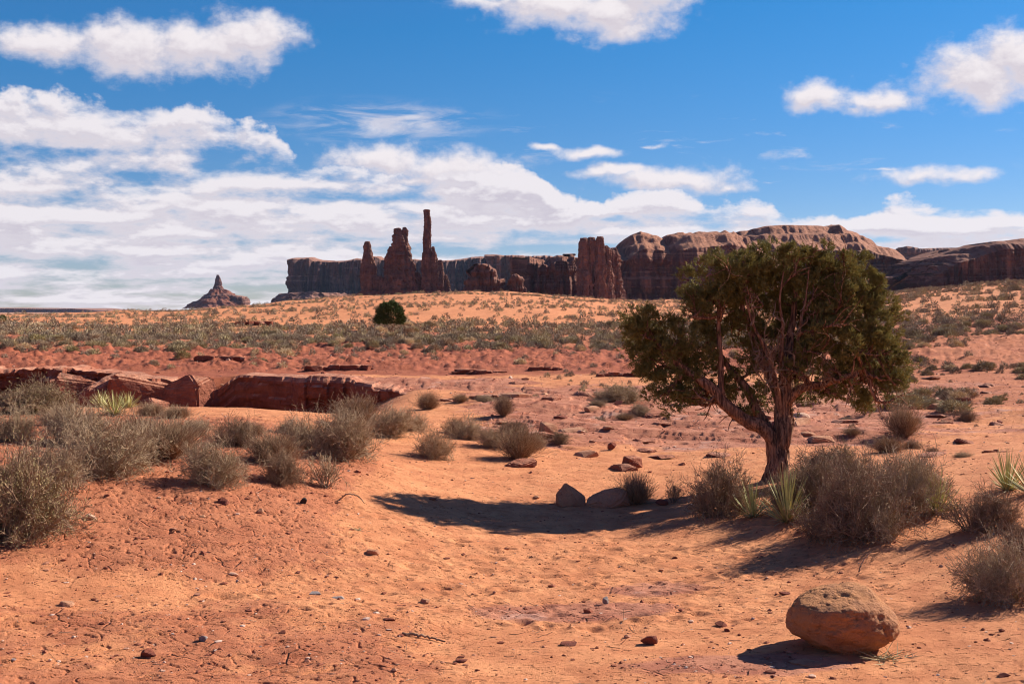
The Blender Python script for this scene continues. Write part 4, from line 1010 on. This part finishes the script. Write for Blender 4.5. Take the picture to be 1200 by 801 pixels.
hand = [
 ('thicket', 12, 634, 134, 104, 'large olive brown broom shrub at the left edge nearest the viewer', L),
 ('bramble', 45, 578, 115, 66, 'wide grey brown bush right behind the nearest left shrub', L),
 ('bramble', 112, 562, 120, 84, 'tall grey twiggy bush left of the row on the bank, standing above its neighbours', L),
 ('bramble', 82, 522, 80, 52, 'grey bush behind the tall twiggy one, near the left yuccas', L),
 ('bramble', 8, 520, 62, 46, 'grey bush cut by the left edge, below the green broom shrub', L),
 ('tan', 190, 540, 100, 56, 'broad tan brushy shrub in the middle of the left bank row', L),
 ('bramble', 247, 570, 84, 58, 'grey round bush standing forward alone on the left bank', L),
 ('tan', 160, 516, 60, 30, 'low tan brush behind the broad tan shrub', L),
 ('dark', 272, 524, 60, 38, 'dark grey bush behind the forward round bush', L),
 ('tan', 318, 545, 72, 44, 'tan feathery round shrub right of the forward grey bush', L),
 ('dark', 330, 568, 52, 40, 'small dark bush in front of the tan feathery shrub', L),
 ('sparse', 381, 573, 38, 46, 'small open bush with bare pale stems right of the dark one', L),
 ('bramble', 402, 540, 88, 62, 'large grey round bush at the right end of the bank row', L),
 ('bramble', 360, 528, 66, 44, 'grey bush just left of the large one at the row end', L),
 ('tan', 418, 500, 70, 42, 'pale feathery shrub with light tips behind the large row end bush', L),
 ('bramble', 455, 512, 66, 36, 'low spreading grey bush at the right foot of the bank', L),
 ('bramble', 483, 506, 44, 26, 'small grey bush at the tail of the bank row', L),
 ('tan', 292, 512, 40, 20, 'low tan shrub below the overhanging ledge', L),
 ('bramble', 222, 512, 50, 22, 'low grey shrub below the red blocks', L),
 ('bramble', 337, 508, 38, 18, 'small grey bush under the dark ledge face', L),
 ('bramble', 505, 538, 42, 34, 'small grey bush standing alone on the sandy slope', MD),
 ('tan', 501, 480, 28, 22, 'tan tuft at the right end of the ledge', MD),
 ('tan', 540, 473, 20, 11, 'tiny tan tuft right of the ledge end', MD),
 ('tan', 590, 489, 24, 26, 'pale upright tan bush behind the middle cluster', MD),
 ('bramble', 568, 472, 24, 9, 'low flat grey bush just beyond the ledge end', MD),
 ('bramble', 545, 516, 44, 28, 'grey bush at the left of the middle cluster', MD),
 ('dark', 533, 510, 28, 20, 'dark bush behind the left of the middle cluster', MD),
 ('bramble', 580, 526, 40, 24, 'grey bush in the centre of the middle cluster', MD),
 ('tan', 608, 540, 52, 42, 'largest tan brown bush of the middle cluster', MD),
 ('dark', 602, 510, 38, 18, 'dark low bush behind the largest of the middle cluster', MD),
 ('bramble', 627, 526, 26, 20, 'small pale bush at the right of the middle cluster', MD),
 ('dark', 655, 521, 26, 14, 'little dark bush right of the middle cluster', MD),
 ('brown', 745, 592, 48, 40, 'round brown bush right of the broad rounded rock', RG),
 ('dark', 848, 606, 82, 66, 'dark dense bush left of the juniper trunk', RG),
 ('sparse', 790, 590, 22, 30, 'small faint bare bush between the round brown bush and the dark one', RG),
 ('yucca', 881, 606, 42, 44, 'small yellow green yucca just left of the trunk foot', RG),
 ('yucca', 920, 612, 56, 62, 'tallest yucca standing in front of the juniper trunk', RG),
 ('dark', 965, 600, 92, 66, 'brown twiggy bush right beside the trunk', RG),
 ('dark', 1012, 634, 104, 92, 'big dark thorny bush at the front of the clump, tallest there', RG),
 ('bramble', 1058, 608, 96, 76, 'grey brown bush in the right half of the clump', RG),
 ('thicket', 985, 566, 88, 42, 'greenish bush at the back of the clump right of the trunk', RG),
 ('dark', 1080, 590, 62, 54, 'brown bush at the right end of the clump', RG),
 ('sparse', 960, 632, 62, 46, 'bare twiggy bush at the front left foot of the clump', RG),
 ('sparse', 1043, 636, 40, 42, 'small bare bush on the front right edge of the clump', RG),
 ('dark', 930, 600, 60, 44, 'dark low bush behind the tallest yucca', RG),
 ('yucca', 1096, 601, 52, 48, 'spiky yucca on the sandy lip at the right end of the clump', RG),
 ('sparse', 1140, 626, 62, 52, 'open bare branched bush on the sand right of the clump', RH),
 ('dark', 1170, 622, 62, 48, 'brown dense bush right behind the open bare one', RH),
 ('yucca', 1178, 574, 46, 44, 'green yucca near the right edge, left of its twin', RH),
 ('yucca', 1206, 578, 54, 50, 'green yucca cut by the right edge', RH),
 ('bramble', 1192, 706, 100, 74, 'grey tangled bush low at the right edge nearest the viewer', RH),
 ('dark', 1205, 652, 60, 40, 'dark bush at the right edge above the tangled one', RH),
 ('tan', 1060, 515, 46, 42, 'pale yellow feathery bush behind the clump, tallest on the right flat', RH),
 ('tan', 1043, 531, 40, 22, 'low tan bush in front of the pale feathery one', RH),
 ('dark', 1070, 527, 22, 12, 'small dark bush right of the low tan one', RH),
 ('dark', 1094, 532, 16, 9, 'tiny dark bush right of the pale feathery bush', RH),
 ('tan', 1000, 512, 24, 11, 'small tan tuft under the right of the crown', RH),
 ('dark', 1134, 495, 24, 14, 'dark rounded bush on the right flat', RH),
 ('bramble', 1130, 536, 26, 8, 'flat grey bush above the right yuccas', RH),
 ('thicket', 725, 472, 54, 20, 'dark green bush left of the juniper crown', MD),
 ('olive', 818, 475, 38, 22, 'green spiky bush seen under the left of the crown', MD),
 ('bramble', 700, 476, 24, 8, 'low pale bush left of the dark green one', MD),
 ('tan', 732, 493, 26, 10, 'low tan tuft below the dark green bush', MD),
 ('bramble', 750, 487, 24, 12, 'small grey tuft under the left edge of the crown', MD),
 ('thicket', 38, 486, 96, 38, 'wide olive green broom shrub at the left behind the bank', L),
 ('tan', 62, 500, 44, 24, 'straw coloured tuft on the sand below the olive brush at the left', L),
 ('tan', 176, 489, 40, 20, 'straw coloured grass tuft in front of the fallen red blocks', L),
 ('tan', 205, 492, 40, 18, 'straw coloured low grass below the wedged red block', L),
 ('yucca', 132, 488, 52, 34, 'yellow green yucca behind the left bank row', L),
 ('yucca', 118, 478, 40, 26, 'yellowish yucca just left of and behind the other', L),
 ('yucca', 148, 479, 40, 24, 'small yucca tuft at the right of the pair', L),
]
for i, (k, u, v, w, h, lab, gr) in enumerate(hand):
    p = ground_at(u, v-1); s = p[1]/F; W_, H_ = w*s*(.84 if gr == L else .93), h*s*(.9 if gr == L else .95)
    if k == 'yucca' and gr != L: W_ *= 1.2; H_ *= 1.2; fw = -.15
    else: fw = .18
    x_, y_ = p[0], p[1]+W_*fw; shrub(k, i, x_, y_, float(H(np.array([x_]), np.array([y_]))[0])-.02, W_, H_, lab, gr, rz=i*2.399)

# dark green bush on the dune
def leafy_bush(name, u, v, wpx, hpx, label, cat, seed=1, n=7000):
    p = ground_at(u, v); s = p[1]/F; rng = np.random.RandomState(seed)
    D = hemi(n, rng, -.35); r_ = rng.uniform(.55, 1, n)**.4; lump = 1+.26*perlin3(D*2.2+3, seed)+.24*perlin3(D*5.5, seed+1)
    C = D*(r_*lump)[:, None]*np.array([.5, .5, .56])+[0, 0, .45]
    Dl = D+rng.normal(size=(n, 3))*.5+[0, 0, .6]; Dl /= np.linalg.norm(Dl, axis=1)[:, None]
    V, q = blades(C, Dl, rng.uniform(.05, .11, n), rng.uniform(.018, .035, n), rng, .2, 1)
    r0 = empty(name, p); tag(r0, label, cat)
    sc = np.array([wpx*s, wpx*s, hpx*s])
    link('foliage', make_mesh('foliage', V*sc, [q], M['bushgreen']), r0)
    P, Rr = walk(np.zeros((14, 3)), hemi(14, rng, .3), np.full(14, .5), np.full(14, .02), 5, rng, .15)
    v2, q2 = tubes(P*sc, Rr*sc[0], 4); link('stems', make_mesh('stems', v2, [q2], M['twig_brown']), r0)
leafy_bush('juniper_bush', 457, 389, 33, 35, 'dark green rounded juniper bush on the orange rise below the spires', 'bush', 3)
leafy_bush('juniper_bush', 1013, 486, 18, 18, 'small dark green bush under the right edge of the crown', 'bush', 5, 2500)
leafy_bush('juniper_bush', 3, 379, 9, 10, 'small green bush at the far left edge of the rise', 'bush', 6, 1500)

# ---- scattered shrubs: the largest in view as things, the rest one mass
def small_proto(seed, n=520, mat='sage_far', tuft=False):
    rng = np.random.RandomState(seed); D = hemi(n, rng, .0); r_ = rng.uniform(.25, 1, n)**.5
    lump = 1+.35*perlin3(D*2.4, seed); C = D*(r_*lump)[:, None]*np.array([.5, .5, .75]); C[:, 2] *= .9
    Dl = D*.8+rng.normal(size=(n, 3))*.5+[0, 0, .6]; Dl /= np.linalg.norm(Dl, axis=1)[:, None]
    V, q = blades(C*.85, Dl, rng.uniform(.09, .20, n)*(1.5 if n < 400 else 1), rng.uniform(.016, .030, n)*(1.7 if n < 400 else 1), rng, .2, 1)
    return V, q
rng = np.random.RandomState(99)
sc_ = []
def add_scatter(n, dlo, dhi, ulo, uhi, hlo, hhi, acc=None):
    d = np.sqrt(rng.uniform(dlo**2, dhi**2, n)); u = rng.uniform(ulo, uhi, n); X = (u-600)/F*d
    cl = fbm2(X/9, d/9, 3, 91)+.5*fbm2(X/26, d/26, 2, 95)
    keep = rng.rand(n) < np.clip(.5+1.5*cl, .06, 1) if acc is None else acc(u, d, cl)
    h = rng.uniform(hlo, hhi, n)*(1+.5*(rng.rand(n) < .08))
    for a in zip(X[keep], d[keep], h[keep], u[keep]): sc_.append(a)
add_scatter(5200, 53, 104, -80, 1280, .25, .55, lambda u, d, cl: rng.rand(len(u)) < np.clip(.85+.8*cl, .1, 1)*sstep(53, 60, d)*(1-.5*sstep(850, 1150, u)))     # dense belt
add_scatter(16000, 96, 330, -80, 1280, .22, .6)      # dunes
add_scatter(130, 44, 56, -60, 1000, .18, .45)         # red slope
add_scatter(1300, 40, 122, 940, 1290, .2, .5)        # right hillside
add_scatter(110, 27, 60, 1030, 1290, .28, .6)
add_scatter(230, 24, 46, 620, 1250, .08, .24)            # flat
add_scatter(50, 42, 74, -60, 1200, .12, .25)
add_scatter(4200, 110, 330, 880, 1290, .3, .8)
sc_ = np.array(sc_)
ok = np.ones(len(sc_), bool)
for (x, y, w) in placed: ok &= np.hypot(sc_[:, 0]-x, (sc_[:, 1]-y)*.5) > w*.5+.2
g_ = np.array([-3.2, 95.]); sc_ = sc_[ok]
ok = gully(sc_[:, 0], sc_[:, 1]) < .05; sc_ = sc_[ok]
ok = ~((np.abs(sc_[:, 1]-np.interp(sc_[:, 0], LX, LY)) < 4.0) & (sc_[:, 0] < -1.5)); sc_ = sc_[ok]
SZ = H(sc_[:, 0], sc_[:, 1], False)
app = sc_[:, 2]/sc_[:, 1]*((sc_[:, 3] > -5) & (sc_[:, 3] < 1205))
order = np.argsort(-app); n_ind = 300-48-8
SP = []
for s, mt, n in ((201, 'leaf_grey', 1300), (202, 'leaf_dark', 1300), (203, 'leaf_tan', 1100), (204, 'leaf_olive', 1100), (205, 'twig_grey', 1300)):
    V, q = small_proto(s, n); SP.append(make_mesh('low_sagebrush', V, [q], M[mt]))
def spot(u, d):
    side = 'on the left' if u < 400 else 'in the middle' if u < 740 else 'around the juniper' if u < 1060 else 'on the right'
    if d < 46: return 'flat rock pan', side
    if d < 55: return 'red slope', side
    if d < 102: return 'dense sagebrush belt', side
    return 'orange dunes', side
KN = ['grey green sagebrush', 'dark brown brush', 'tan dry brush', 'olive green brush', 'grey green sagebrush']
for c, i in enumerate(order[:n_ind]):
    X, d, h, u = sc_[i]; k = rng.choice(5, p=[.34, .24, .14, .08, .2]); o = link('low_sagebrush', SP[k]) if True else None
    o.location = (X, d, SZ[i]-.03); w = h*rng.uniform(1.2, 1.9); o.scale = (w, w, h); o.rotation_euler = (0, 0, rng.uniform(0, 6.28))
    a, b = spot(u, d); sz = 'larger' if h > .5 else 'low'
    tag(o, f'{sz} {KN[k]} clump on the {a} {b}', 'shrub', f'{KN[k]} clumps on the {a} {b}')
rest = order[n_ind:]
def mass(idx, mats):
    per = {m_: [] for m_ in mats}
    protos = [small_proto(300+j, 100) for j in range(8)]; fine = [_old(320+j, 230) for j in range(6)]; fine = [(v_, q_) for v_, q_ in fine]
    Vs = []; Qs = []; off = 0; hue = []
    for i in idx:
        X, d, h, u = sc_[i]; V, q = protos[rng.randint(8)] if d > 72 else fine[rng.randint(6)]; w = h*rng.uniform(1.1, 1.7); a = rng.uniform(0, 6.28)
        x = (V[:, 0]*math.cos(a)-V[:, 1]*math.sin(a))*w+X; y = (V[:, 0]*math.sin(a)+V[:, 1]*math.cos(a))*w+d
        grow_ = 1.0
        Vs.append(np.stack([x, y, V[:, 2]*h*1.35+SZ[i]-.02], -1)); Qs.append(q+off); off += len(V); hue.append(np.full(len(V), rng.rand()))
    m, N, b = mat_base('sage_mass'); at = N.new('ShaderNodeAttribute', attribute_name='hue')
    cr = N.new('ShaderNodeValToRGB'); N.put(cr.inputs[0], at.outputs['Fac'])
    for k, (pos, col) in enumerate([(0, (.19, .14, .095)), (.35, (.29, .225, .15)), (.65, (.35, .275, .185)), (.85, (.36, .30, .15)), (1., (.50, .37, .22))]):
        e = cr.color_ramp.elements[k] if k < 2 else cr.color_ramp.elements.new(pos); e.position = pos; e.color = (*col, 1)
    N.put(b.inputs[0], cr.outputs[0])
    return make_mesh('sagebrush_cover', np.concatenate(Vs), [np.concatenate(Qs)], m, False, {'hue': np.concatenate(hue)})
protoN = 46
def widen(V): return V
_old = small_proto
def small_proto(seed, n=46, **k):
    rg = np.random.RandomState(seed); D = hemi(n, rg, .0); r_ = rg.uniform(0, 1, n)**.4
    C = D*r_[:, None]*np.array([.42, .42, .62]); Dl = D+rg.normal(size=(n, 3))*.5+[0, 0, .5]; Dl /= np.linalg.norm(Dl, axis=1)[:, None]
    return blades(C, Dl, rg.uniform(.09, .2, n), rg.uniform(.06, .11, n), rg, .2, 1)
tag(link('sagebrush_cover', mass(rest, [])), 'grey and olive sagebrush dotting the dunes and far slopes', 'ground cover', kind='stuff')

# ------------------------------------------------------------------ the juniper
TD = ground_at(911, 562)[1]; TX = (911-600)/F*TD
def T(u, v, dy=0.): return PW(u, v, TD+dy)
tz = float(H(np.array([TX]), np.array([TD]))[0])
tree = empty('juniper_tree', (TX, TD, tz)); tag(tree, 'large green juniper tree with a twisted shaggy trunk on the sandy mound', 'tree')
TO = np.array([TX, TD, tz])
def catmull(P, n):
    P = np.asarray(P, float); k = len(P); Q = np.concatenate([2*P[:1]-P[1:2], P, 2*P[-1:]-P[-2:-1]]); out = []
    for t in np.linspace(0, k-1-1e-6, n):
        i = int(t); f = t-i; a, b, c, d = Q[i], Q[i+1], Q[i+2], Q[i+3]
        out.append(.5*((2*b)+(c-a)*f+(2*a-5*b+4*c-d)*f*f+(3*b-a-3*c+d)*f**3))
    return np.array(out)
def limb(pts, s=14, rough=.16, seed=0, step=.03):
    A = np.array([[*(T(u, v, dy*.6)-TO), r_*.88] for u, v, dy, r_ in pts]); Ln = np.linalg.norm(np.diff(A[:, :3], axis=0), axis=1).sum()
    C = catmull(A, max(6, int(Ln/step))); P = C[:, :3]; rad = C[:, 3]
    P = P+np.stack([perlin3(P*3+k*9.1+seed, 3) for k in range(3)], -1)*np.minimum(rad, .05)[:, None]*.9
    V, q = tubes(P[None], rad[None], s); V = V.reshape(len(P), s, 3)
    D = V-P[:, None]; th = np.arange(s)*2*np.pi/s; arc = np.linspace(0, Ln, len(P))
    tw = th[None]+arc[:, None]*.9
    rid = perlin3(np.stack([np.cos(tw)*2.4, np.sin(tw)*2.4, arc[:, None]*1.1+0*tw], -1)+seed*3.7, 5)+.5*perlin3(np.stack([np.cos(tw)*5, np.sin(tw)*5, arc[:, None]*2+0*tw], -1)+seed, 6)
    V = P[:, None]+D*(1+rough*2*rid[..., None])
    return V.reshape(-1, 3), q, P, rad
LIMBS = {
 'trunk': ([(905, 578, 0, .27), (908, 566, 0, .225), (911, 548, 0, .185), (913, 525, 0, .172), (917, 495, 0, .165), (919, 470, 0, .135), (921, 445, .05, .11), (924, 415, .15, .085), (928, 385, .25, .06), (932, 350, .3, .04), (935, 320, .3, .02)], 34, .20),
 'limb': [([(911, 540, 0, .13), (904, 515, -.02, .125), (893, 502, -.1, .115), (874, 492, -.18, .105), (858, 481, -.22, .10), (845, 468, -.25, .09), (828, 450, -.3, .078), (808, 437, -.3, .06), (788, 420, -.3, .045), (770, 400, -.2, .03), (757, 380, -.2, .015)], 20, .16),
          ([(846, 470, -.25, .055), (844, 440, -.2, .048), (843, 400, -.1, .042), (842, 365, -.1, .032), (838, 335, 0, .016)], 10, .12),
          ([(908, 522, .08, .10), (896, 495, .2, .09), (882, 468, .3, .08), (866, 445, .4, .062), (850, 425, .5, .045), (828, 400, .5, .025)], 16, .14),
          ([(918, 480, .08, .10), (902, 440, .3, .08), (884, 400, .5, .062), (872, 362, .4, .042), (866, 325, .2, .02)], 14, .14),
          ([(920, 468, .08, .09), (938, 432, .3, .075), (955, 398, .4, .058), (966, 360, .3, .04), (975, 325, .2, .02)], 14, .14),
          ([(921, 470, -.05, .085), (940, 454, -.2, .07), (965, 449, -.35, .058), (990, 440, -.4, .045), (1015, 425, -.3, .03), (1042, 405, -.2, .015)], 12, .12),
          ([(917, 485, -.1, .06), (908, 445, -.3, .042), (898, 412, -.42, .032), (884, 382, -.48, .022), (873, 348, -.42, .012)], 10, .1),
          ([(919, 455, -.1, .05), (915, 420, -.35, .036), (917, 385, -.45, .026), (914, 350, -.5, .018), (918, 318, -.45, .01)], 10, .1),
          ([(921, 445, -.1, .042), (932, 415, -.35, .03), (938, 380, -.5, .022), (945, 345, -.5, .014), (948, 315, -.4, .008)], 10, .1)],
}
tv, tq, tP, tR = limb(*LIMBS['trunk'][:1], s=LIMBS['trunk'][1], rough=LIMBS['trunk'][2], seed=1, step=.02)
link('trunk', make_mesh('trunk', tv, [tq], M['bark'], True), tree)
skel = [np.c_[tP[len(tP)//3:], tR[len(tR)//3:]]]
for i, (pts, s, rg_) in enumerate(LIMBS['limb']):
    v_, q_, P_, r_ = limb(pts, s, rg_, 3+i); lo = link('limb', make_mesh('limb', v_, [q_], M['bark'], True), tree)
    skel.append(np.c_[P_, r_])
skel = np.concatenate(skel)
CL = [ # u, v, ru, rv, dy, rd (m)
 (758, 380, 28, 20, -.2, .45), (785, 398, 34, 24, -.4, .45), (752, 402, 22, 22, 0, .35), (764, 424, 28, 22, .1, .4), (792, 436, 32, 24, .1, .45), (776, 460, 24, 16, -.1, .35), (812, 420, 28, 22, .3, .4), (814, 456, 20, 15, -.1, .3), (795, 470, 16, 10, .2, .25),
 (822, 338, 22, 22, -.1, .45), (822, 362, 22, 17, .3, .35), (845, 318, 24, 22, -.3, .5), (838, 350, 20, 18, -.3, .35), (870, 308, 24, 20, .0, .55), (853, 350, 24, 18, .6, .35), (868, 335, 20, 18, -.2, .4),
 (897, 307, 22, 20, .3, .5), (922, 304, 24, 20, -.1, .55), (948, 306, 24, 19, .2, .6), (975, 312, 28, 22, -.1, .6), (1000, 322, 26, 24, .1, .6), (1015, 340, 20, 22, .1, .5),
 (895, 345, 50, 32, 1.1, .45), (945, 360, 55, 42, 1.1, .45), (885, 395, 42, 26, 1.0, .35), (985, 350, 30, 24, .6, .5), (935, 400, 36, 26, .9, .35), (960, 340, 26, 22, -.2, .4),
 (998, 358, 30, 24, -.35, .5), (1026, 362, 20, 22, .1, .45), (982, 386, 32, 22, -.6, .45), (958, 402, 30, 23, -.8, .45), (1003, 405, 32, 24, -.55, .55), (1034, 398, 24, 24, 0, .5), (1046, 424, 22, 22, -.1, .45), (1020, 432, 28, 20, .1, .5), (985, 428, 28, 20, -.5, .4),
 (1045, 450, 16, 16, 0, .35), (1005, 462, 18, 11, .3, .3), (945, 432, 26, 18, -.6, .35), (955, 456, 24, 14, .3, .35), (922, 474, 16, 11, .4, .28), (893, 462, 20, 14, .5, .3), (1050, 373, 11, 9, .2, .2), (866, 482, 14, 9, .4, .25), (850, 446, 20, 16, .5, .3), (985, 460, 16, 9, -.2, .25),
 (875, 420, 26, 18, .7, .3), (905, 425, 20, 16, .6, .3), (868, 375, 22, 20, .8, .3), (832, 395, 18, 16, .6, .3), (840, 470, 12, 8, .3, .2), (1022, 470, 12, 9, .1, .25),
]
def crown():
    rng = np.random.RandomState(77); cents = []; dirs = []
    for ci, (u, v, ru, rv, dy, rd) in enumerate(CL):
        v += 5*max(0, min(1, (345-v)/30)); dy *= .42; rd *= .62; c = T(u, v, dy)-TO; s = (TD+dy)/F; rad = np.array([ru*s, rd, rv*s]); area = ru*rv
        ns = int(area/78*(.7+rd))+5; Ds = rng.normal(size=(ns, 3)); Ds /= np.linalg.norm(Ds, axis=1)[:, None]
        Cs = c+Ds*(rng.uniform(.35, 1.05, ns)**.6)[:, None]*rad; rs = rng.uniform(.07, .19, ns)
        n = int(area*(rd+.05)*3.4)+60; k_ = rng.randint(0, ns, n)
        D = rng.normal(size=(n, 3)); D[:, 2] = D[:, 2]+.25; D /= np.linalg.norm(D, axis=1)[:, None]
        C = Cs[k_]+D*(rng.uniform(.3, 1., n)**.35*rs[k_])[:, None]*np.array([1, 1, 1.15]); D = D*.7+Ds[k_]*.5
        nz = fbm3(C*4.6, 2, 31); k = nz > -.12+.1*rng.rand(n); cents.append(C[k]); dd = D[k]; dirs.append(dd)
    C = np.concatenate(cents); D = np.concatenate(dirs)
    # outline tufts
    m = 13; n = len(C); Ci = np.repeat(C, m, 0); Di = np.repeat(D, m, 0)
    axis = Di*.8+np.repeat(rng.normal(size=(n, 3))*.45, m, 0)+[0, 0, .55]; axis /= np.linalg.norm(axis, axis=1)[:, None]
    off = rng.rand(n*m)[:, None]*.065
    B = Ci+axis*off+rng.normal(size=(n*m, 3))*.010
    Dl = axis+rng.normal(size=(n*m, 3))*.48; Dl /= np.linalg.norm(Dl, axis=1)[:, None]
    V, q = blades(B, Dl, rng.uniform(.028, .062, n*m), rng.uniform(.009, .017, n*m), rng, .25, 1)
    print('crown blades', len(q), 'sprigs', n)
    link('crown', make_mesh('crown', V, [q], M['juniper']), tree)
    # twigs: from the skeleton to each clump and inside it
    Ps, Rs, Pt, Rt, Pb, Rb = [], [], [], [], [], []
    for ci, (u, v, ru, rv, dy, rd) in enumerate(CL):
        c = T(u, v, dy)-TO; dist = np.linalg.norm(skel[:, :3]-c-np.array([0, 0, -.2]), axis=1)
        for r_ in range(2):
            a = skel[np.argsort(dist)[rng.randint(0, 14)]]; tgt = c+rng.normal(size=3)*np.array([ru/80, rd, rv/80])*.35
            mid = (a[:3]+tgt)/2+rng.normal(size=3)*.10+[0, 0, -.05]; P = catmull([a[:3], mid, tgt], 12)
            P[1:] += rng.normal(size=(11, 3))*.012; Ps.append(P); Rs.append(np.linspace(min(a[3], .03), .008, 12))
    Ps = np.array(Ps); Rs = np.array(Rs)
    P1, R1 = grow(Ps, Rs, 9, .55, .55, rng, 5, .1, .55); R1 = np.maximum(R1, .004)
    v1, q1 = join([tubes(Ps, Rs, 6), tubes(P1, R1, 4)]); link('branches', make_mesh('branches', v1, q1, M['bark'], True), tree)
    # bare pale deadwood in the open heart of the crown
    B = []
    for k in range(34):
        a = T(rng.uniform(868, 968), rng.uniform(350, 440), rng.uniform(-.55, -.1))-TO; B.append(a)
    B = np.array(B); near_ = np.array([skel[np.argmin(np.linalg.norm(skel[:, :3]-b-[0, 0, -.25], axis=1))][:3] for b in B])
    P0 = np.stack([near_*(1-t)+B*t+rng.normal(size=B.shape)*.03*(t > 0)+np.array([0, 0, -.12])*math.sin(t*3.14) for t in np.linspace(0, 1, 7)], 1)
    R0 = np.linspace(.014, .006, 7)[None]*np.ones((len(B), 1))
    Pa, Ra = grow(P0, R0, 6, .6, .6, rng, 5, .2, .6); Ra = np.maximum(Ra, .0035)
    Pc, Rc = grow(Pa, Ra, 2, .6, .7, rng, 4, .1, .6); Rc = np.maximum(Rc, .003)
    v2, q2 = join([tubes(P0, R0, 5), tubes(Pa, Ra, 4), tubes(Pc, Rc, 3)]); link('deadwood', make_mesh('deadwood', v2, q2, M['bare'], True), tree)
crown()

# ------------------------------------------------------------------ sticks and dry bits
def stick(name, pts, r0, mat, label, cat='stick'):
    P = catmull(pts, 24); rg = np.random.RandomState(len(label)); P = P+rg.normal(size=P.shape)*r0*.35
    v_, q_ = tubes(P[None], np.linspace(r0, r0*.45, 24)[None], 7); o = link(name, make_mesh(name, v_, [q_], mat, True)); tag(o, label, cat); return o
def gp(u, v, up=0.): p = ground_at(u, v); return p+np.array([0, 0, up])
stick('stick', [gp(473, 746, .015), gp(495, 748, .02), gp(521, 751, .015)], .014, M['bare'], 'straight grey brown stick lying on the sand at the lower middle', 'stick')
b0 = ground_at(400, 588); s = b0[1]/F
stick('curved_branch', [b0+[-.05, .1, .0], b0+[.06, .05, .09], b0+[.2, .02, .07], b0+[.28, -.05, .0]], .012, M['bare'], 'pale curved dead branch arching over the sand on the bank edge', 'branch')
bb = ground_at(1018, 700)
b2 = ground_at(1045, 771)
stick('twig', [b2+[-.06, .62, .50], b2+[-.01, .66, .58], b2+[.06, .70, .64]], .006, M['bare'], 'thin pale twig sticking up behind the boulder', 'twig')
def dry_tuft(u, v, w, label, seed, n=70):
    rg = np.random.RandomState(seed); D = hemi(n, rg, .02, .35); B = rg.normal(size=(n, 3))*[.06, .03, .004]
    V, q = blades(B, D, rg.uniform(.08, .22, n), np.full(n, .007), rg, .5, 3); o = link('dry_grass', make_mesh('dry_grass', V*w, [q], M['yucca_dry'])); o.location = ground_at(u, v); tag(o, label, 'grass tuft')
dry_tuft(1042, 770, 1.0, 'flattened straw coloured grass tuft at the right foot of the boulder', 5)
dry_tuft(420, 622 , .6, 'small dry grass tuft on the slope by the curved branch', 6, 40)
for u, v in []: pass

def litter():
    rg = np.random.RandomState(12); n = 420; d = np.exp(rg.uniform(math.log(8), math.log(24), n)); u = rg.uniform(-40, 1240, n); X = (u-600)/F*d
    Z = H(X, d)+.006; a = rg.uniform(0, 6.28, n); L_ = rg.uniform(.03, .14, n)
    D = np.stack([np.cos(a), np.sin(a), rg.uniform(-.02, .15, n)], -1); P, Rr = walk(np.stack([X, d, Z], -1), D, L_, np.full(n, .0028), 4, rg, .25, .5)
    P[..., 2] = np.maximum(P[..., 2], H(P[..., 0], P[..., 1])+.002)
    v_, q_ = tubes(P, Rr, 4); tag(link('twig_litter', make_mesh('twig_litter', v_, [q_], M['bare'])), 'short dead twigs and straw scattered over the sand', 'litter', kind='stuff')
litter()
